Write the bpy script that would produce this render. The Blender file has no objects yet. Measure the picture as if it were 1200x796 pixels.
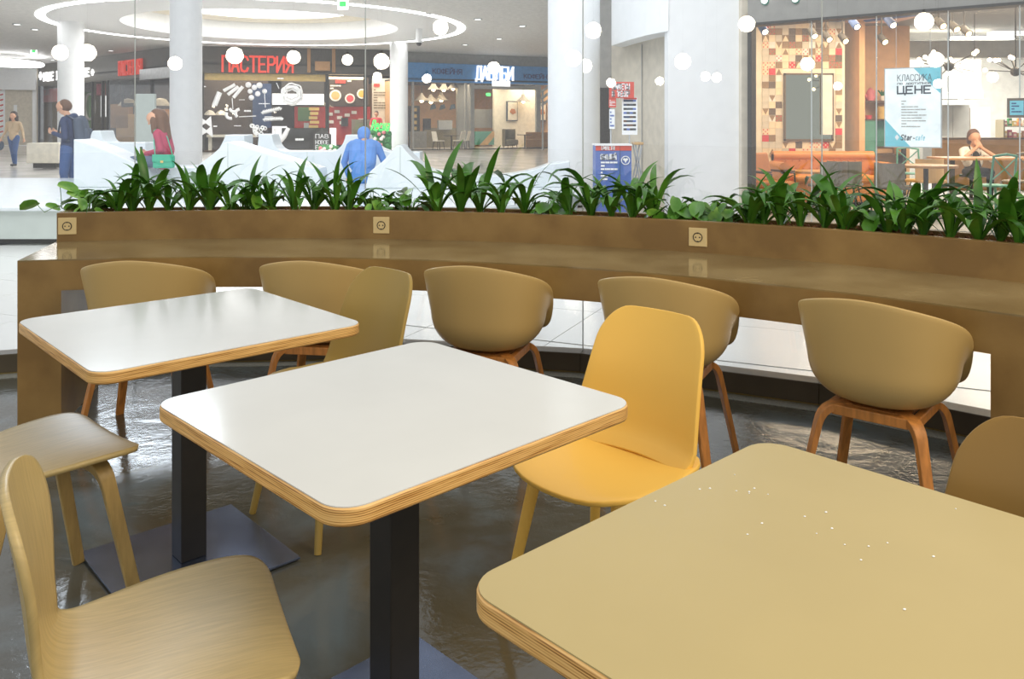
import bpy, bmesh, math, random
from math import sin, cos, pi, sqrt, radians, atan2
from mathutils import Vector, Matrix
random.seed(7)
D = bpy.data
SC = bpy.context.scene
COL = SC.collection

# ------------------------------------------------------------------ camera
F, V0, CH = 989.0, 145.0, 1.368
cam = D.cameras.new('camera'); camo = D.objects.new('camera', cam); COL.objects.link(camo)
camo.location = (0, 0, CH); camo.rotation_euler = (radians(90), 0, 0)
cam.sensor_fit = 'HORIZONTAL'; cam.sensor_width = 36.0; cam.lens = F / 1200.0 * 36.0
cam.shift_y = -(398.0 - V0) / 1200.0
cam.clip_start = 0.05; cam.clip_end = 300
SC.camera = camo
# ------------------------------------------------------------------ world, exposure
W = D.worlds.new('world'); SC.world = W; W.use_nodes = True
bg = W.node_tree.nodes['Background']
bg.inputs[0].default_value = (0.93, 0.965, 1.0, 1); bg.inputs[1].default_value = 0.70
SC.view_settings.view_transform = 'Standard'; SC.view_settings.look = 'None'
SC.view_settings.exposure = 0.2; SC.view_settings.gamma = 1.0
SC.view_settings.use_curve_mapping = False
def light(name, kind, loc, energy, color=(1, 1, 1), size=1.0, size_y=None, rot=(0, 0, 0), spot=None):
    l = D.lights.new(name, kind); l.energy = energy; l.color = color
    if kind == 'AREA':
        l.size = size
        if size_y: l.shape = 'RECTANGLE'; l.size_y = size_y
    else:
        l.shadow_soft_size = size
        if spot: l.spot_size = radians(spot); l.spot_blend = 0.6
    o = D.objects.new(name, l); COL.objects.link(o); o.location = loc; o.rotation_euler = rot
    return o
# warm down-light of the seating area, hung above and behind the tables on the right
light('cafe_ceiling_light', 'AREA', (2.6, 0.2, 3.6), 105, (1.0, 0.80, 0.52), 2.4, 2.4, (0, radians(28), 0))
# added fill without a visible source, brightens mall walls, columns and benches
light('mall_fill', 'AREA', (-3.0, 7.0, 7.5), 560, (0.93, 0.97, 1.0), 9.0, 3.0, (radians(52), 0, 0))
# bright skylit gallery high up on the left side of the atrium, facing the seating area
light('gallery_skylight', 'AREA', (-10.2, 23.0, 10.3), 900, (0.80, 0.90, 1.0), 5.0, 4.6, (radians(-82), 0, radians(-24)))

# ------------------------------------------------------------------ helpers
def ray(u, v): return Vector(((u - 600.0) / F, 1.0, (V0 - v) / F))
def at(u, v, Y):                                   # world point at depth Y seen at picture point u, v
    return Vector((0, 0, CH)) + ray(u, v) * Y
def on(u, v, z):                                   # world point on the level z
    d = ray(u, v); return Vector((0, 0, CH)) + d * ((z - CH) / d.z)

class MB:
    def __init__(s): s.v = []; s.f = []; s.mi = []; s.cur = 0
    def add(s, vs, fs):
        b = len(s.v); s.v += [tuple(x) for x in vs]
        for q in fs: s.f.append(tuple(b + i for i in q)); s.mi.append(s.cur)
    def hexa(s, p):                                # 8 points: bottom 4 ccw, top 4 ccw
        s.add(p, [(3, 2, 1, 0), (4, 5, 6, 7), (0, 1, 5, 4), (1, 2, 6, 5), (2, 3, 7, 6), (3, 0, 4, 7)])
    def box(s, c, size, rz=0.0):
        x, y, z = [k / 2 for k in size]; ca, sa = cos(rz), sin(rz); P = []
        for dz in (-z, z):
            for dx, dy in ((-x, -y), (x, -y), (x, y), (-x, y)):
                P.append((c[0] + dx * ca - dy * sa, c[1] + dx * sa + dy * ca, c[2] + dz))
        s.hexa(P)
    def prism(s, poly, z0, z1):                    # poly in plan, ccw
        n = len(poly)
        s.add([(x, y, z0) for x, y in poly] + [(x, y, z1) for x, y in poly],
              [tuple(range(n - 1, -1, -1)), tuple(range(n, 2 * n))] + [(i, (i + 1) % n, n + (i + 1) % n, n + i) for i in range(n)])
    def slab(s, fr, poly, d0, d1):                 # poly of (s, z) on a wall frame, extruded from d0 to d1 along its normal
        n = len(poly)
        s.add([fr.pt(a, b, d0) for a, b in poly] + [fr.pt(a, b, d1) for a, b in poly],
              [tuple(range(n - 1, -1, -1)), tuple(range(n, 2 * n))] + [(i, (i + 1) % n, n + (i + 1) % n, n + i) for i in range(n)])
    def fbox(s, fr, s0, s1, z0, z1, d0, d1): s.slab(fr, [(s0, z0), (s1, z0), (s1, z1), (s0, z1)], d0, d1)
    def arc(s, c, r0, r1, z0, z1, a0, a1, n=24):
        P = []
        for i in range(n + 1):
            a = radians(a0 + (a1 - a0) * i / n); ca, sa = cos(a), sin(a)
            for r, z in ((r0, z0), (r1, z0), (r1, z1), (r0, z1)): P.append((c[0] + r * ca, c[1] + r * sa, z))
        fs = [(0, 1, 2, 3), tuple(4 * n + k for k in (3, 2, 1, 0))]
        for i in range(n):
            for k in range(4):
                a, b = 4 * i + k, 4 * i + (k + 1) % 4
                fs.append((b, a, a + 4, b + 4))
        s.add(P, fs)
    def tube(s, path, rad, n=8, cap=True, closed=False):
        path = [Vector(p) for p in path]; m = len(path)
        if not hasattr(rad, '__len__'): rad = [rad] * m
        up = None; P = []
        for i, p in enumerate(path):
            if closed: t = path[(i + 1) % m] - path[i - 1]
            else: t = path[min(i + 1, m - 1)] - path[max(i - 1, 0)]
            if t.length < 1e-9: t = Vector((0, 0, 1))
            t.normalize()
            if up is None:
                up = Vector((0, 0, 1)) if abs(t.z) < 0.9 else Vector((1, 0, 0))
            e1 = up - t * up.dot(t)
            if e1.length < 1e-6: e1 = t.orthogonal()
            e1.normalize(); up = e1; e2 = t.cross(e1)
            for k in range(n):
                a = 2 * pi * k / n; P.append(p + (e1 * cos(a) + e2 * sin(a)) * rad[i])
        fs = []
        rng = m if closed else m - 1
        for i in range(rng):
            j = (i + 1) % m
            for k in range(n):
                fs.append((i * n + k, i * n + (k + 1) % n, j * n + (k + 1) % n, j * n + k))
        if cap and not closed:
            fs.append(tuple(range(n - 1, -1, -1))); fs.append(tuple((m - 1) * n + k for k in range(n)))
        s.add(P, fs)
    def strip(s, path, side, ws, ts):              # rectangular section swept along a path; side = width direction
        path = [Vector(p) for p in path]; side = Vector(side).normalized(); m = len(path); P = []
        for i, p in enumerate(path):
            t = (path[min(i + 1, m - 1)] - path[max(i - 1, 0)]).normalized()
            sd = (side - t * side.dot(t)).normalized(); nn = t.cross(sd)
            w = (ws[i] if hasattr(ws, '__len__') else ws) / 2; h = (ts[i] if hasattr(ts, '__len__') else ts) / 2
            P += [p - sd * w - nn * h, p + sd * w - nn * h, p + sd * w + nn * h, p - sd * w + nn * h]
        fs = [(3, 2, 1, 0), tuple(4 * (m - 1) + k for k in range(4))]
        for i in range(m - 1):
            for k in range(4):
                fs.append((4 * i + k, 4 * i + (k + 1) % 4, 4 * i + 4 + (k + 1) % 4, 4 * i + 4 + k))
        s.add(P, fs)
    def lathe(s, prof, c=(0, 0, 0), n=20):
        P = []
        for r, z in prof:
            for k in range(n):
                a = 2 * pi * k / n; P.append((c[0] + r * cos(a), c[1] + r * sin(a), c[2] + z))
        fs = []
        for i in range(len(prof) - 1):
            for k in range(n):
                fs.append((i * n + k, i * n + (k + 1) % n, (i + 1) * n + (k + 1) % n, (i + 1) * n + k))
        if prof[0][0] > 1e-4: fs.append(tuple(range(n - 1, -1, -1)))
        if prof[-1][0] > 1e-4: fs.append(tuple((len(prof) - 1) * n + k for k in range(n)))
        s.add(P, fs)
    def ball(s, c, r, n=16, m=10, sc=(1, 1, 1)):
        P = []; 
        for i in range(m + 1):
            th = pi * i / m
            for k in range(n):
                a = 2 * pi * k / n
                P.append((c[0] + r * sc[0] * sin(th) * cos(a), c[1] + r * sc[1] * sin(th) * sin(a), c[2] - r * sc[2] * cos(th)))
        fs = []
        for i in range(m):
            for k in range(n): fs.append((i * n + k, i * n + (k + 1) % n, (i + 1) * n + (k + 1) % n, (i + 1) * n + k))
        s.add(P, fs)
    def mesh(s, name):
        me = D.meshes.new(name); me.from_pydata(s.v, [], s.f); me.validate()
        bm = bmesh.new(); bm.from_mesh(me); bmesh.ops.remove_doubles(bm, verts=bm.verts, dist=1e-6)
        bmesh.ops.recalc_face_normals(bm, faces=bm.faces); bm.to_mesh(me); bm.free()
        return me
    def build(s, name, mat, parent=None, smooth=False, loc=None, bevel=0):
        me = s.mesh(name)
        for mm in (mat if isinstance(mat, (list, tuple)) else [mat]): me.materials.append(mm)
        o = D.objects.new(name, me); COL.objects.link(o)
        if parent is not None: o.parent = parent
        if loc is not None: o.location = loc
        if smooth: shade(o)
        if bevel:
            b = o.modifiers.new('bevel', 'BEVEL'); b.width = bevel; b.segments = 2; b.limit_method = 'ANGLE'
        return o
def shade(o, ang=40):
    me = o.data
    for p in me.polygons: p.use_smooth = True
    bm = bmesh.new(); bm.from_mesh(me)
    for e in bm.edges:
        if len(e.link_faces) == 2 and e.calc_face_angle(0) > radians(ang): e.smooth = False
    bm.to_mesh(me); bm.free()

class Frame:                                       # a vertical plane through A and B seen from the camera side
    def __init__(s, A, B):
        s.A = Vector((A[0], A[1], 0)); s.B = Vector((B[0], B[1], 0)); s.ex = (s.B - s.A); s.L = s.ex.length; s.ex.normalize()
        s.en = Vector((s.ex.y, -s.ex.x, 0))
    def pt(s, a, z, d=0.0): return s.A + s.ex * a + s.en * d + Vector((0, 0, z))
    def hit(s, u, v, d=0.0):
        r = ray(u, v); o = Vector((0, 0, CH)); A = s.A + s.en * d
        t = (A - o).dot(s.en) / r.dot(s.en); p = o + r * t
        return ((p - A).dot(s.ex), p.z)
    def quad(s, u0, v0, u1, v1, d=0.0):            # picture rectangle -> (s0, s1, z0, z1)
        a = s.hit(u0, v1, d); b = s.hit(u1, v0, d); c = s.hit(u0, v0, d)
        return a[0], b[0], (a[1]), (b[1] + c[1]) / 2

def tag(o, label, cat, group=None):
    o['label'] = label; o['category'] = cat
    if group: o['group'] = group
    return o
def struct(o, label=None):
    o['kind'] = 'structure'
    if label: o['label'] = label
    return o
def empty(name, loc=(0, 0, 0), rz=0.0):
    o = D.objects.new(name, None); COL.objects.link(o); o.location = loc; o.rotation_euler = (0, 0, rz); o.empty_display_size = 0.1
    return o
KIDS = {}
def copy_tree(o, parent=None):
    c = o.copy(); COL.objects.link(c); c.parent = parent
    for ch in [x for x in COL.objects if x.parent == o]: copy_tree(ch, c)
    return c
ORD = 'first second third fourth fifth sixth seventh eighth ninth tenth eleventh twelfth thirteenth fourteenth fifteenth sixteenth seventeenth eighteenth nineteenth twentieth'.split()
ORD += ['twenty-' + w for w in ORD[:9]] + ['thirtieth'] + ['thirty-' + w for w in ORD[:9]] + ['fortieth'] + ['forty-' + w for w in ORD[:9]]

# ------------------------------------------------------------------ materials
def nodes(name):
    m = D.materials.new(name); m.use_nodes = True; t = m.node_tree
    return m, t.nodes, t.links, t.nodes['Principled BSDF']
def pm(name, col, rough=0.5, metal=0.0, var=0.06, vscale=6.0, bump=0.0, bscale=40.0, emit=0.0, ecol=None, spec=0.5, stretch=None, col2=None, coat=0.0):
    m, N, L, b = nodes(name)
    b.inputs['Roughness'].default_value = rough; b.inputs['Metallic'].default_value = metal
    b.inputs['Specular IOR Level'].default_value = spec
    if coat: b.inputs['Coat Weight'].default_value = coat; b.inputs['Coat Roughness'].default_value = 0.08
    tc = N.new('ShaderNodeTexCoord'); mp = N.new('ShaderNodeMapping'); L.new(tc.outputs['Object'], mp.inputs[0])
    if stretch: mp.inputs['Scale'].default_value = stretch
    nz = N.new('ShaderNodeTexNoise'); nz.inputs['Scale'].default_value = vscale; nz.inputs['Detail'].default_value = 5; L.new(mp.outputs[0], nz.inputs[0])
    r = N.new('ShaderNodeValToRGB')
    c2 = col2 or tuple(max(0, c * (1 - 2.2 * var)) for c in col)
    c1 = tuple(min(1, c * (1 + (0 if col2 else var))) for c in col)
    r.color_ramp.elements[0].position = 0.36; r.color_ramp.elements[0].color = (*c2, 1)
    r.color_ramp.elements[1].position = 0.64; r.color_ramp.elements[1].color = (*c1, 1)
    L.new(nz.outputs[0], r.inputs[0]); L.new(r.outputs[0], b.inputs['Base Color'])
    if bump:
        n2 = N.new('ShaderNodeTexNoise'); n2.inputs['Scale'].default_value = bscale; n2.inputs['Detail'].default_value = 4; L.new(mp.outputs[0], n2.inputs[0])
        bp = N.new('ShaderNodeBump'); bp.inputs['Strength'].default_value = bump; bp.inputs['Distance'].default_value = 0.01
        L.new(n2.outputs[0], bp.inputs['Height']); L.new(bp.outputs[0], b.inputs['Normal'])
    if emit:
        b.inputs['Emission Color'].default_value = (*(ecol or col), 1); b.inputs['Emission Strength'].default_value = emit
    return m
def glass_mat(name, f0=0.06, tint=(1, 1, 1)):
    m = D.materials.new(name); m.use_nodes = True; t = m.node_tree; N, L = t.nodes, t.links
    N.remove(N['Principled BSDF']); out = N['Material Output']
    g = N.new('ShaderNodeNewGeometry'); d = N.new('ShaderNodeVectorMath'); d.operation = 'DOT_PRODUCT'
    L.new(g.outputs['Incoming'], d.inputs[0]); L.new(g.outputs['Normal'], d.inputs[1])
    def mth(op, a, b=None):
        n = N.new('ShaderNodeMath'); n.operation = op
        for i, x in enumerate((a, b)):
            if x is None: continue
            if hasattr(x, 'name'): L.new(x, n.inputs[i])
            else: n.inputs[i].default_value = x
        return n.outputs[0]
    k = mth('POWER', mth('SUBTRACT', 1.0, mth('ABSOLUTE', d.outputs['Value'])), 5.0)
    fr = mth('ADD', mth('MULTIPLY', k, 1 - f0), f0)
    tr = N.new('ShaderNodeBsdfTransparent'); tr.inputs[0].default_value = (*tint, 1)
    gl = N.new('ShaderNodeBsdfGlossy'); gl.inputs['Roughness'].default_value = 0.0
    mx = N.new('ShaderNodeMixShader'); L.new(fr, mx.inputs[0]); L.new(tr.outputs[0], mx.inputs[1]); L.new(gl.outputs[0], mx.inputs[2])
    L.new(mx.outputs[0], out.inputs[0]); return m
def hexc(h):
    c = [int(h[i:i + 2], 16) / 255 for i in (0, 2, 4)]
    return tuple(x / 12.92 if x <= 0.04045 else ((x + 0.055) / 1.055) ** 2.4 for x in c)

def floor_mat():
    m, N, L, b = nodes('poured_resin')
    tc = N.new('ShaderNodeTexCoord')
    def noise(sc, det, dist=0.0):
        n = N.new('ShaderNodeTexNoise'); n.inputs['Scale'].default_value = sc; n.inputs['Detail'].default_value = det
        n.inputs['Distortion'].default_value = dist; L.new(tc.outputs['Object'], n.inputs[0]); return n
    a = noise(1.3, 7, 1.2); r = N.new('ShaderNodeValToRGB'); L.new(a.outputs[0], r.inputs[0]); e = r.color_ramp.elements
    e[0].position = 0.32; e[0].color = (*hexc('4b442f'), 1); e[1].position = 0.70; e[1].color = (*hexc('6c7678'), 1)
    x = e.new(0.50); x.color = (*hexc('59564a'), 1)
    t = noise(2.1, 3, 0.5); rt = N.new('ShaderNodeValToRGB'); L.new(t.outputs[0], rt.inputs[0])
    rt.color_ramp.elements[0].position = 0.66; rt.color_ramp.elements[1].position = 0.76
    mx = N.new('ShaderNodeMixRGB'); L.new(rt.outputs[0], mx.inputs[0]); L.new(r.outputs[0], mx.inputs[1]); mx.inputs[2].default_value = (*hexc('4d6f74'), 1)
    L.new(mx.outputs[0], b.inputs['Base Color'])
    n2 = noise(4.5, 7, 0.9); n3 = noise(45, 4, 0.5)
    ad = N.new('ShaderNodeMath'); ad.operation = 'MULTIPLY_ADD'; L.new(n3.outputs[0], ad.inputs[0]); ad.inputs[1].default_value = 0.25; L.new(n2.outputs[0], ad.inputs[2])
    bp = N.new('ShaderNodeBump'); bp.inputs['Strength'].default_value = 0.28; bp.inputs['Distance'].default_value = 0.010
    L.new(ad.outputs[0], bp.inputs['Height']); L.new(bp.outputs[0], b.inputs['Normal'])
    b.inputs['Roughness'].default_value = 0.12; b.inputs['Specular IOR Level'].default_value = 0.8
    return m
def ply_mat(name, z0, th):
    m, N, L, b = nodes(name)
    tc = N.new('ShaderNodeTexCoord'); sp = N.new('ShaderNodeSeparateXYZ'); L.new(tc.outputs['Object'], sp.inputs[0])
    mp = N.new('ShaderNodeMapping'); mp.inputs['Scale'].default_value = (9, 9, 260); L.new(tc.outputs['Object'], mp.inputs[0])
    nz = N.new('ShaderNodeTexNoise'); nz.inputs['Scale'].default_value = 1.0; nz.inputs['Detail'].default_value = 4; L.new(mp.outputs[0], nz.inputs[0])
    mu = N.new('ShaderNodeMath'); mu.operation = 'MULTIPLY'; L.new(sp.outputs['Z'], mu.inputs[0]); mu.inputs[1].default_value = 2 * pi * 9 / th
    sn = N.new('ShaderNodeMath'); sn.operation = 'SINE'; L.new(mu.outputs[0], sn.inputs[0])
    ad = N.new('ShaderNodeMath'); ad.operation = 'MULTIPLY_ADD'; L.new(sn.outputs[0], ad.inputs[0]); ad.inputs[1].default_value = 0.16; L.new(nz.outputs[0], ad.inputs[2])
    r = N.new('ShaderNodeValToRGB'); L.new(ad.outputs[0], r.inputs[0]); e = r.color_ramp.elements
    e[0].position = 0.26; e[0].color = (*hexc('96642c'), 1); e[1].position = 0.62; e[1].color = (*hexc('ecc07a'), 1)
    x = e.new(0.42); x.color = (*hexc('d6a35a'), 1)
    L.new(r.outputs[0], b.inputs['Base Color']); b.inputs['Roughness'].default_value = 0.42
    return m
M = {}
M['resin'] = floor_mat()
M['granite'] = pm('granite_border', hexc('9a988c'), 0.4, var=0.18, vscale=180)
M['concrete'] = pm('brown_concrete', hexc('957642'), 0.40, var=0.10, vscale=4, bump=0.06, bscale=30, col2=hexc('7d5f30'))
M['concrete_top'] = pm('brown_concrete_polished', hexc('97835a'), 0.11, var=0.1, vscale=3.2, bump=0.03, bscale=25, col2=hexc('7a6640'), spec=0.6)
M['plinth'] = pm('bronze_plinth', hexc('5d513c'), 0.45, var=0.05)
M['brass'] = pm('brass_line', hexc('8a7434'), 0.4, var=0.08)
M['laminate'] = pm('white_laminate', hexc('d6d6d0'), 0.13, var=0.015, vscale=3, spec=0.55)
M['laminate_warm_lit'] = pm('warm_lit_laminate', hexc('b6a470'), 0.28, var=0.015, vscale=3, spec=0.4)  # pale laminate with warm light and reflections put into its colour
M['ply'] = ply_mat('birch_ply_edge', 0.71, 0.034)
M['steel'] = pm('black_steel', hexc('2a2621'), 0.38, var=0.06, vscale=20)
M['steel_plate'] = pm('black_steel_plate', hexc('727e98'), 0.24, metal=0.85, var=0.06, vscale=10, spec=0.8)
M['shell'] = pm('tan_plastic', hexc('c4a569'), 0.38, var=0.012, vscale=3, spec=0.45)
M['oak'] = pm('warm_oak', hexc('c1803f'), 0.42, var=0.12, vscale=9, stretch=(6, 6, 0.8))
M['yellow'] = pm('yellow_lacquer', hexc('efbf58'), 0.42, var=0.01, vscale=3, spec=0.35)
M['olive'] = pm('olive_tan_lacquer', hexc('a88c48'), 0.42, var=0.015, vscale=3, spec=0.35)
M['brown_shell'] = pm('brown_lacquer', hexc('8d6d33'), 0.42, var=0.015, vscale=3, spec=0.35)
M['ply_seat'] = pm('pale_oak_veneer', hexc('c0a972'), 0.36, var=0.05, vscale=9, stretch=(22, 1.5, 1.5), bump=0.04, bscale=20)
M['ply_leg'] = pm('pale_oak_leg', hexc('b3955a'), 0.42, var=0.08, vscale=8, stretch=(6, 6, 0.8))
M['socket'] = pm('cream_socket_plastic', hexc('d9c089'), 0.4, var=0.01)
M['dark'] = pm('dark_plastic', hexc('2b2824'), 0.5)
M['leaf'] = pm('strap_leaf_green', hexc('5f9430'), 0.34, var=0.2, vscale=9, spec=0.5, col2=hexc('43761d'))
M['leaf2'] = pm('deep_leaf_green', hexc('4b8226'), 0.34, var=0.2, vscale=9, spec=0.5, col2=hexc('356418'))
M['leaf3'] = pm('lime_leaf_green', hexc('8fbb48'), 0.36, var=0.2, vscale=14, spec=0.5, col2=hexc('5a9430'))
M['stem'] = pm('plant_stem', hexc('5d8236'), 0.5)
M['clay'] = pm('clay_pebbles', hexc('8f5a33'), 0.8, var=0.25, vscale=40, bump=0.3)
M['glass'] = glass_mat('clear_partition_glass', 0.075)
M['shopglass'] = glass_mat('shop_glass', 0.03, (0.98, 0.985, 0.98))
M['joint'] = pm('glass_joint_silicone', hexc('c4cac8'), 0.4)
M['white'] = pm('white_paint', hexc('f1f3f4'), 0.5, var=0.01)
M['white_gloss'] = pm('white_solid_surface', hexc('e2e9ec'), 0.25, var=0.01)
M['grey_panel'] = pm('pale_grey_panel', hexc('c3ccc6'), 0.4, var=0.02)
M['tile'] = pm('pale_terrazzo', hexc('e6e6e2'), 0.22, var=0.03, vscale=220, spec=0.5)
M['tile_far'] = pm('pale_stone_floor', hexc('cfccc6'), 0.2, var=0.08, vscale=0.9, spec=0.6)
M['tile_blue'] = pm('blue_grey_tile', hexc('bfd2de'), 0.22, var=0.03, vscale=100)
M['globe'] = pm('opal_globe', (1, 0.93, 0.8), 0.4, emit=26, ecol=(1, 0.90, 0.72))
M['cord'] = pm('black_cord', (0.02, 0.02, 0.02), 0.6)

# ------------------------------------------------------------------ structure of the seating area
C = (-1.232, -0.126)
def pol(r, a): return (C[0] + r * cos(radians(a)), C[1] + r * sin(radians(a)))
m = MB(); m.lathe([(0.0, -0.04), (5.02, -0.04), (5.02, 0.0), (0.0, 0.0)], (C[0], C[1], 0), 96)
struct(m.build('floor', M['resin']), 'dark glossy poured resin floor of the seating area')
JA = [130.9, 115.8, 100.693, 85.791, 71.340, 57.187, 42.9, 28.6]
RG = 5.08
def pane_poly(i, r0, r1): return [pol(r0, JA[i]), pol(r0, JA[i + 1]), pol(r1, JA[i + 1]), pol(r1, JA[i])]
for i in range(7):
    m = MB(); m.prism(pane_poly(i, RG - 0.06, RG + 0.05), 0.0, 0.108)
    pl = struct(m.build('trim_%d' % (i + 1), M['plinth'], bevel=0.004), 'dark bronze plinth segment under the glass partition')
    k = MB(); k.prism(pane_poly(i, RG - 0.068, RG - 0.0605), 0.0, 0.008); k.build('brass_line', M['brass'], pl)
    m = MB(); m.prism(pane_poly(i, RG - 0.16, RG - 0.068), 0.0005, 0.004)
    struct(m.build('trim_%d' % (i + 8), M['granite']), 'speckled granite border strip along the plinth')
    g = MB(); g.prism(pane_poly(i, RG, RG + 0.008), 0.108, 3.3)
    w = struct(g.build('window_%d' % (i + 1), M['glass']), 'tall frameless clear glass pane of the curved partition')
    j = MB(); a = pol(RG + 0.004, JA[i]); j.box((a[0], a[1], 1.704), (0.010, 0.0045, 3.19), radians(JA[i])); j.build('joint', M['joint'], w)

# ------------------------------------------------------------------ curved concrete counter with planter
A0, A1 = 104.1, 24.0
cnt = empty('concrete_counter', (C[0] + 4.3 * cos(radians(75)), C[1] + 4.3 * sin(radians(75)), 0))
tag(cnt, 'curved brown concrete counter with raised planter ledge in front of the glass', 'counter')
def cpart(name, mat, segs, bevel=0.004):
    mm = MB()
    for s in segs: mm.arc(C, *s)
    o = mm.build(name, mat, cnt, bevel=bevel); o.location = -cnt.location; return o
cpart('counter_top', M['concrete_top'], [(4.02, 4.645, 0.749, 0.755, A0, A1, 60)], 0)
cpart('apron', M['concrete'], [(4.02, 4.98, 0.614, 0.749, A0, A1, 60)], 0)
cpart('leg', M['concrete'], [(4.02, 4.62, 0.0, 0.614, A0, A0 - 2.55, 3)], 0)
cpart('leg', M['concrete'], [(4.02, 4.62, 0.0, 0.614, 45.9, 24.0, 16)], 0)
cpart('upstand', M['concrete'], [(4.645, 4.68, 0.749, 0.905, A0, A1, 60)])
cpart('planter_back', M['concrete'], [(4.945, 4.98, 0.749, 0.895, A0, A1, 60)])
cpart('planter_end', M['concrete_top'], [(4.68, 4.945, 0.749, 0.905, A0, A0 - 0.5, 2)])
soil = MB(); soil.arc(C, 4.68, 4.945, 0.752, 0.868, A0 - 0.5, A1, 60); so = soil.build('soil', M['clay'], cnt); so.location = -cnt.location
peb = MB(); rp = random.Random(3)
for i in range(2600):
    a = rp.uniform(A1, A0 - 0.6); r = rp.uniform(4.688, 4.938); q = pol(r, a); R = rp.uniform(0.006, 0.013); z = 0.868 + rp.uniform(0, 0.016)
    peb.add([(q[0] + R, q[1], z), (q[0], q[1] + R, z), (q[0] - R, q[1], z), (q[0], q[1] - R, z), (q[0], q[1], z + R), (q[0], q[1], z - R)],
            [(0, 1, 4), (1, 2, 4), (2, 3, 4), (3, 0, 4), (1, 0, 5), (2, 1, 5), (3, 2, 5), (0, 3, 5)])
po = peb.build('clay_pebbles', M['clay']); po['kind'] = 'stuff'; po['label'] = 'loose brown clay pebbles filling the planter'; po['category'] = 'pebbles'
# sockets on the upstand
for u, v, txt in ((79, 265, 'above the leftmost chair'), (447, 264, 'near the middle of the upstand'), (818, 278, 'behind the yellow chair')):
    r = ray(u, v); a2 = r.x ** 2 + 1; b2 = -2 * (r.x * C[0] + C[1]); c2 = C[0] ** 2 + C[1] ** 2 - 4.645 ** 2
    t = (-b2 + sqrt(b2 * b2 - 4 * a2 * c2)) / (2 * a2); p = Vector((0, 0, CH)) + r * t
    ang = atan2(p.y - C[1], p.x - C[0])
    so = empty('wall_socket', p, ang + pi / 2)     # local -y... +y points along the radius
    tag(so, 'square cream power socket on the planter upstand ' + txt, 'socket', 'sockets along the counter upstand')
    # local frame: x tangent, y towards the camera side after the flip
    k = MB(); k.box((0, -0.0, 0), (0.088, 0.012, 0.088)); pl = k.build('face_plate', M['socket'], so, bevel=0.003); 
    k = MB(); k.tube([(0, 0.0065, 0), (0, 0.0075, 0)], 0.022, 20); k.tube([(0, -0.0065, 0), (0, -0.0075, 0)], 0.022, 20); ins = k.build('insert', M['socket'], so)
    k = MB()
    for sy in (-1, 1):
        k.tube([(0.021 * cos(q * pi / 10), sy * 0.0078, 0.021 * sin(q * pi / 10)) for q in range(20)], 0.0022, 5, closed=True)
    k.build('rim', M['dark'], ins)
    for x in (-0.0095, 0.0095):
        k = MB(); k.tube([(x, -0.009, 0), (x, 0.009, 0)], 0.0034, 10); k.build('pin_hole', M['dark'], ins)
    for z in (-0.019, 0.019):
        k = MB(); k.box((0, 0, z), (0.008, 0.018, 0.004)); k.build('earth_clip', M['dark'], ins)

# ------------------------------------------------------------------ tables
def rrect(w, d, r, n=8):
    P = []
    for cx, cy, a0 in ((w / 2 - r, d / 2 - r, 0), (-w / 2 + r, d / 2 - r, 90), (-w / 2 + r, -d / 2 + r, 180), (w / 2 - r, -d / 2 + r, 270)):
        for i in range(n + 1):
            a = radians(a0 + 90 * i / n); P.append((cx + r * cos(a), cy + r * sin(a)))
    return P
def table(x, y, yaw, w, d, lam, label):
    t = empty('dining_table', (x, y, 0), yaw); tag(t, label, 'table', 'square cafe tables')
    k = MB(); k.prism(rrect(w, d, 0.06), 0.711, 0.7438); ped = k.build('plywood_edge', M['ply'], t, True, bevel=0.005)
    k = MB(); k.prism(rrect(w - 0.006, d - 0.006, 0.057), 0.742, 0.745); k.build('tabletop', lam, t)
    k = MB(); k.box((0, 0, 0.705), (0.34, 0.34, 0.012)); k.build('mounting_plate', M['steel'], t)
    k = MB(); k.box((0, 0, 0.3555), (0.08, 0.08, 0.687)); k.build('post', M['steel'], t, bevel=0.003)
    k = MB(); k.box((0, 0, 0.0085), (0.50, 0.50, 0.007)); bpl = k.build('base_plate', M['steel_plate'], t, bevel=0.001)
    for a, b in ((-1, -1), (1, -1), (1, 1), (-1, 1)):
        k = MB(); k.lathe([(0.012, 0), (0.012, 0.005)], (a * 0.22, b * 0.22, 0), 10); k.build('glide', M['dark'], bpl)
    return t
TB = [(-1.0159, 2.6552, 0.746, 0.795, 0.795), (-0.263, 1.890, 0.773, 0.78, 0.765), (0.4853, 1.1142, 0.75, 0.78, 0.80)]
table(*TB[0], M['laminate'], 'square white table with plywood edge beside the left end of the counter')
table(*TB[1], M['laminate'], 'square white table with plywood edge standing in the middle')
table(*TB[2], M['laminate_warm_lit'], 'square pale table with painted warm light and plywood edge in the right foreground')

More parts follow.
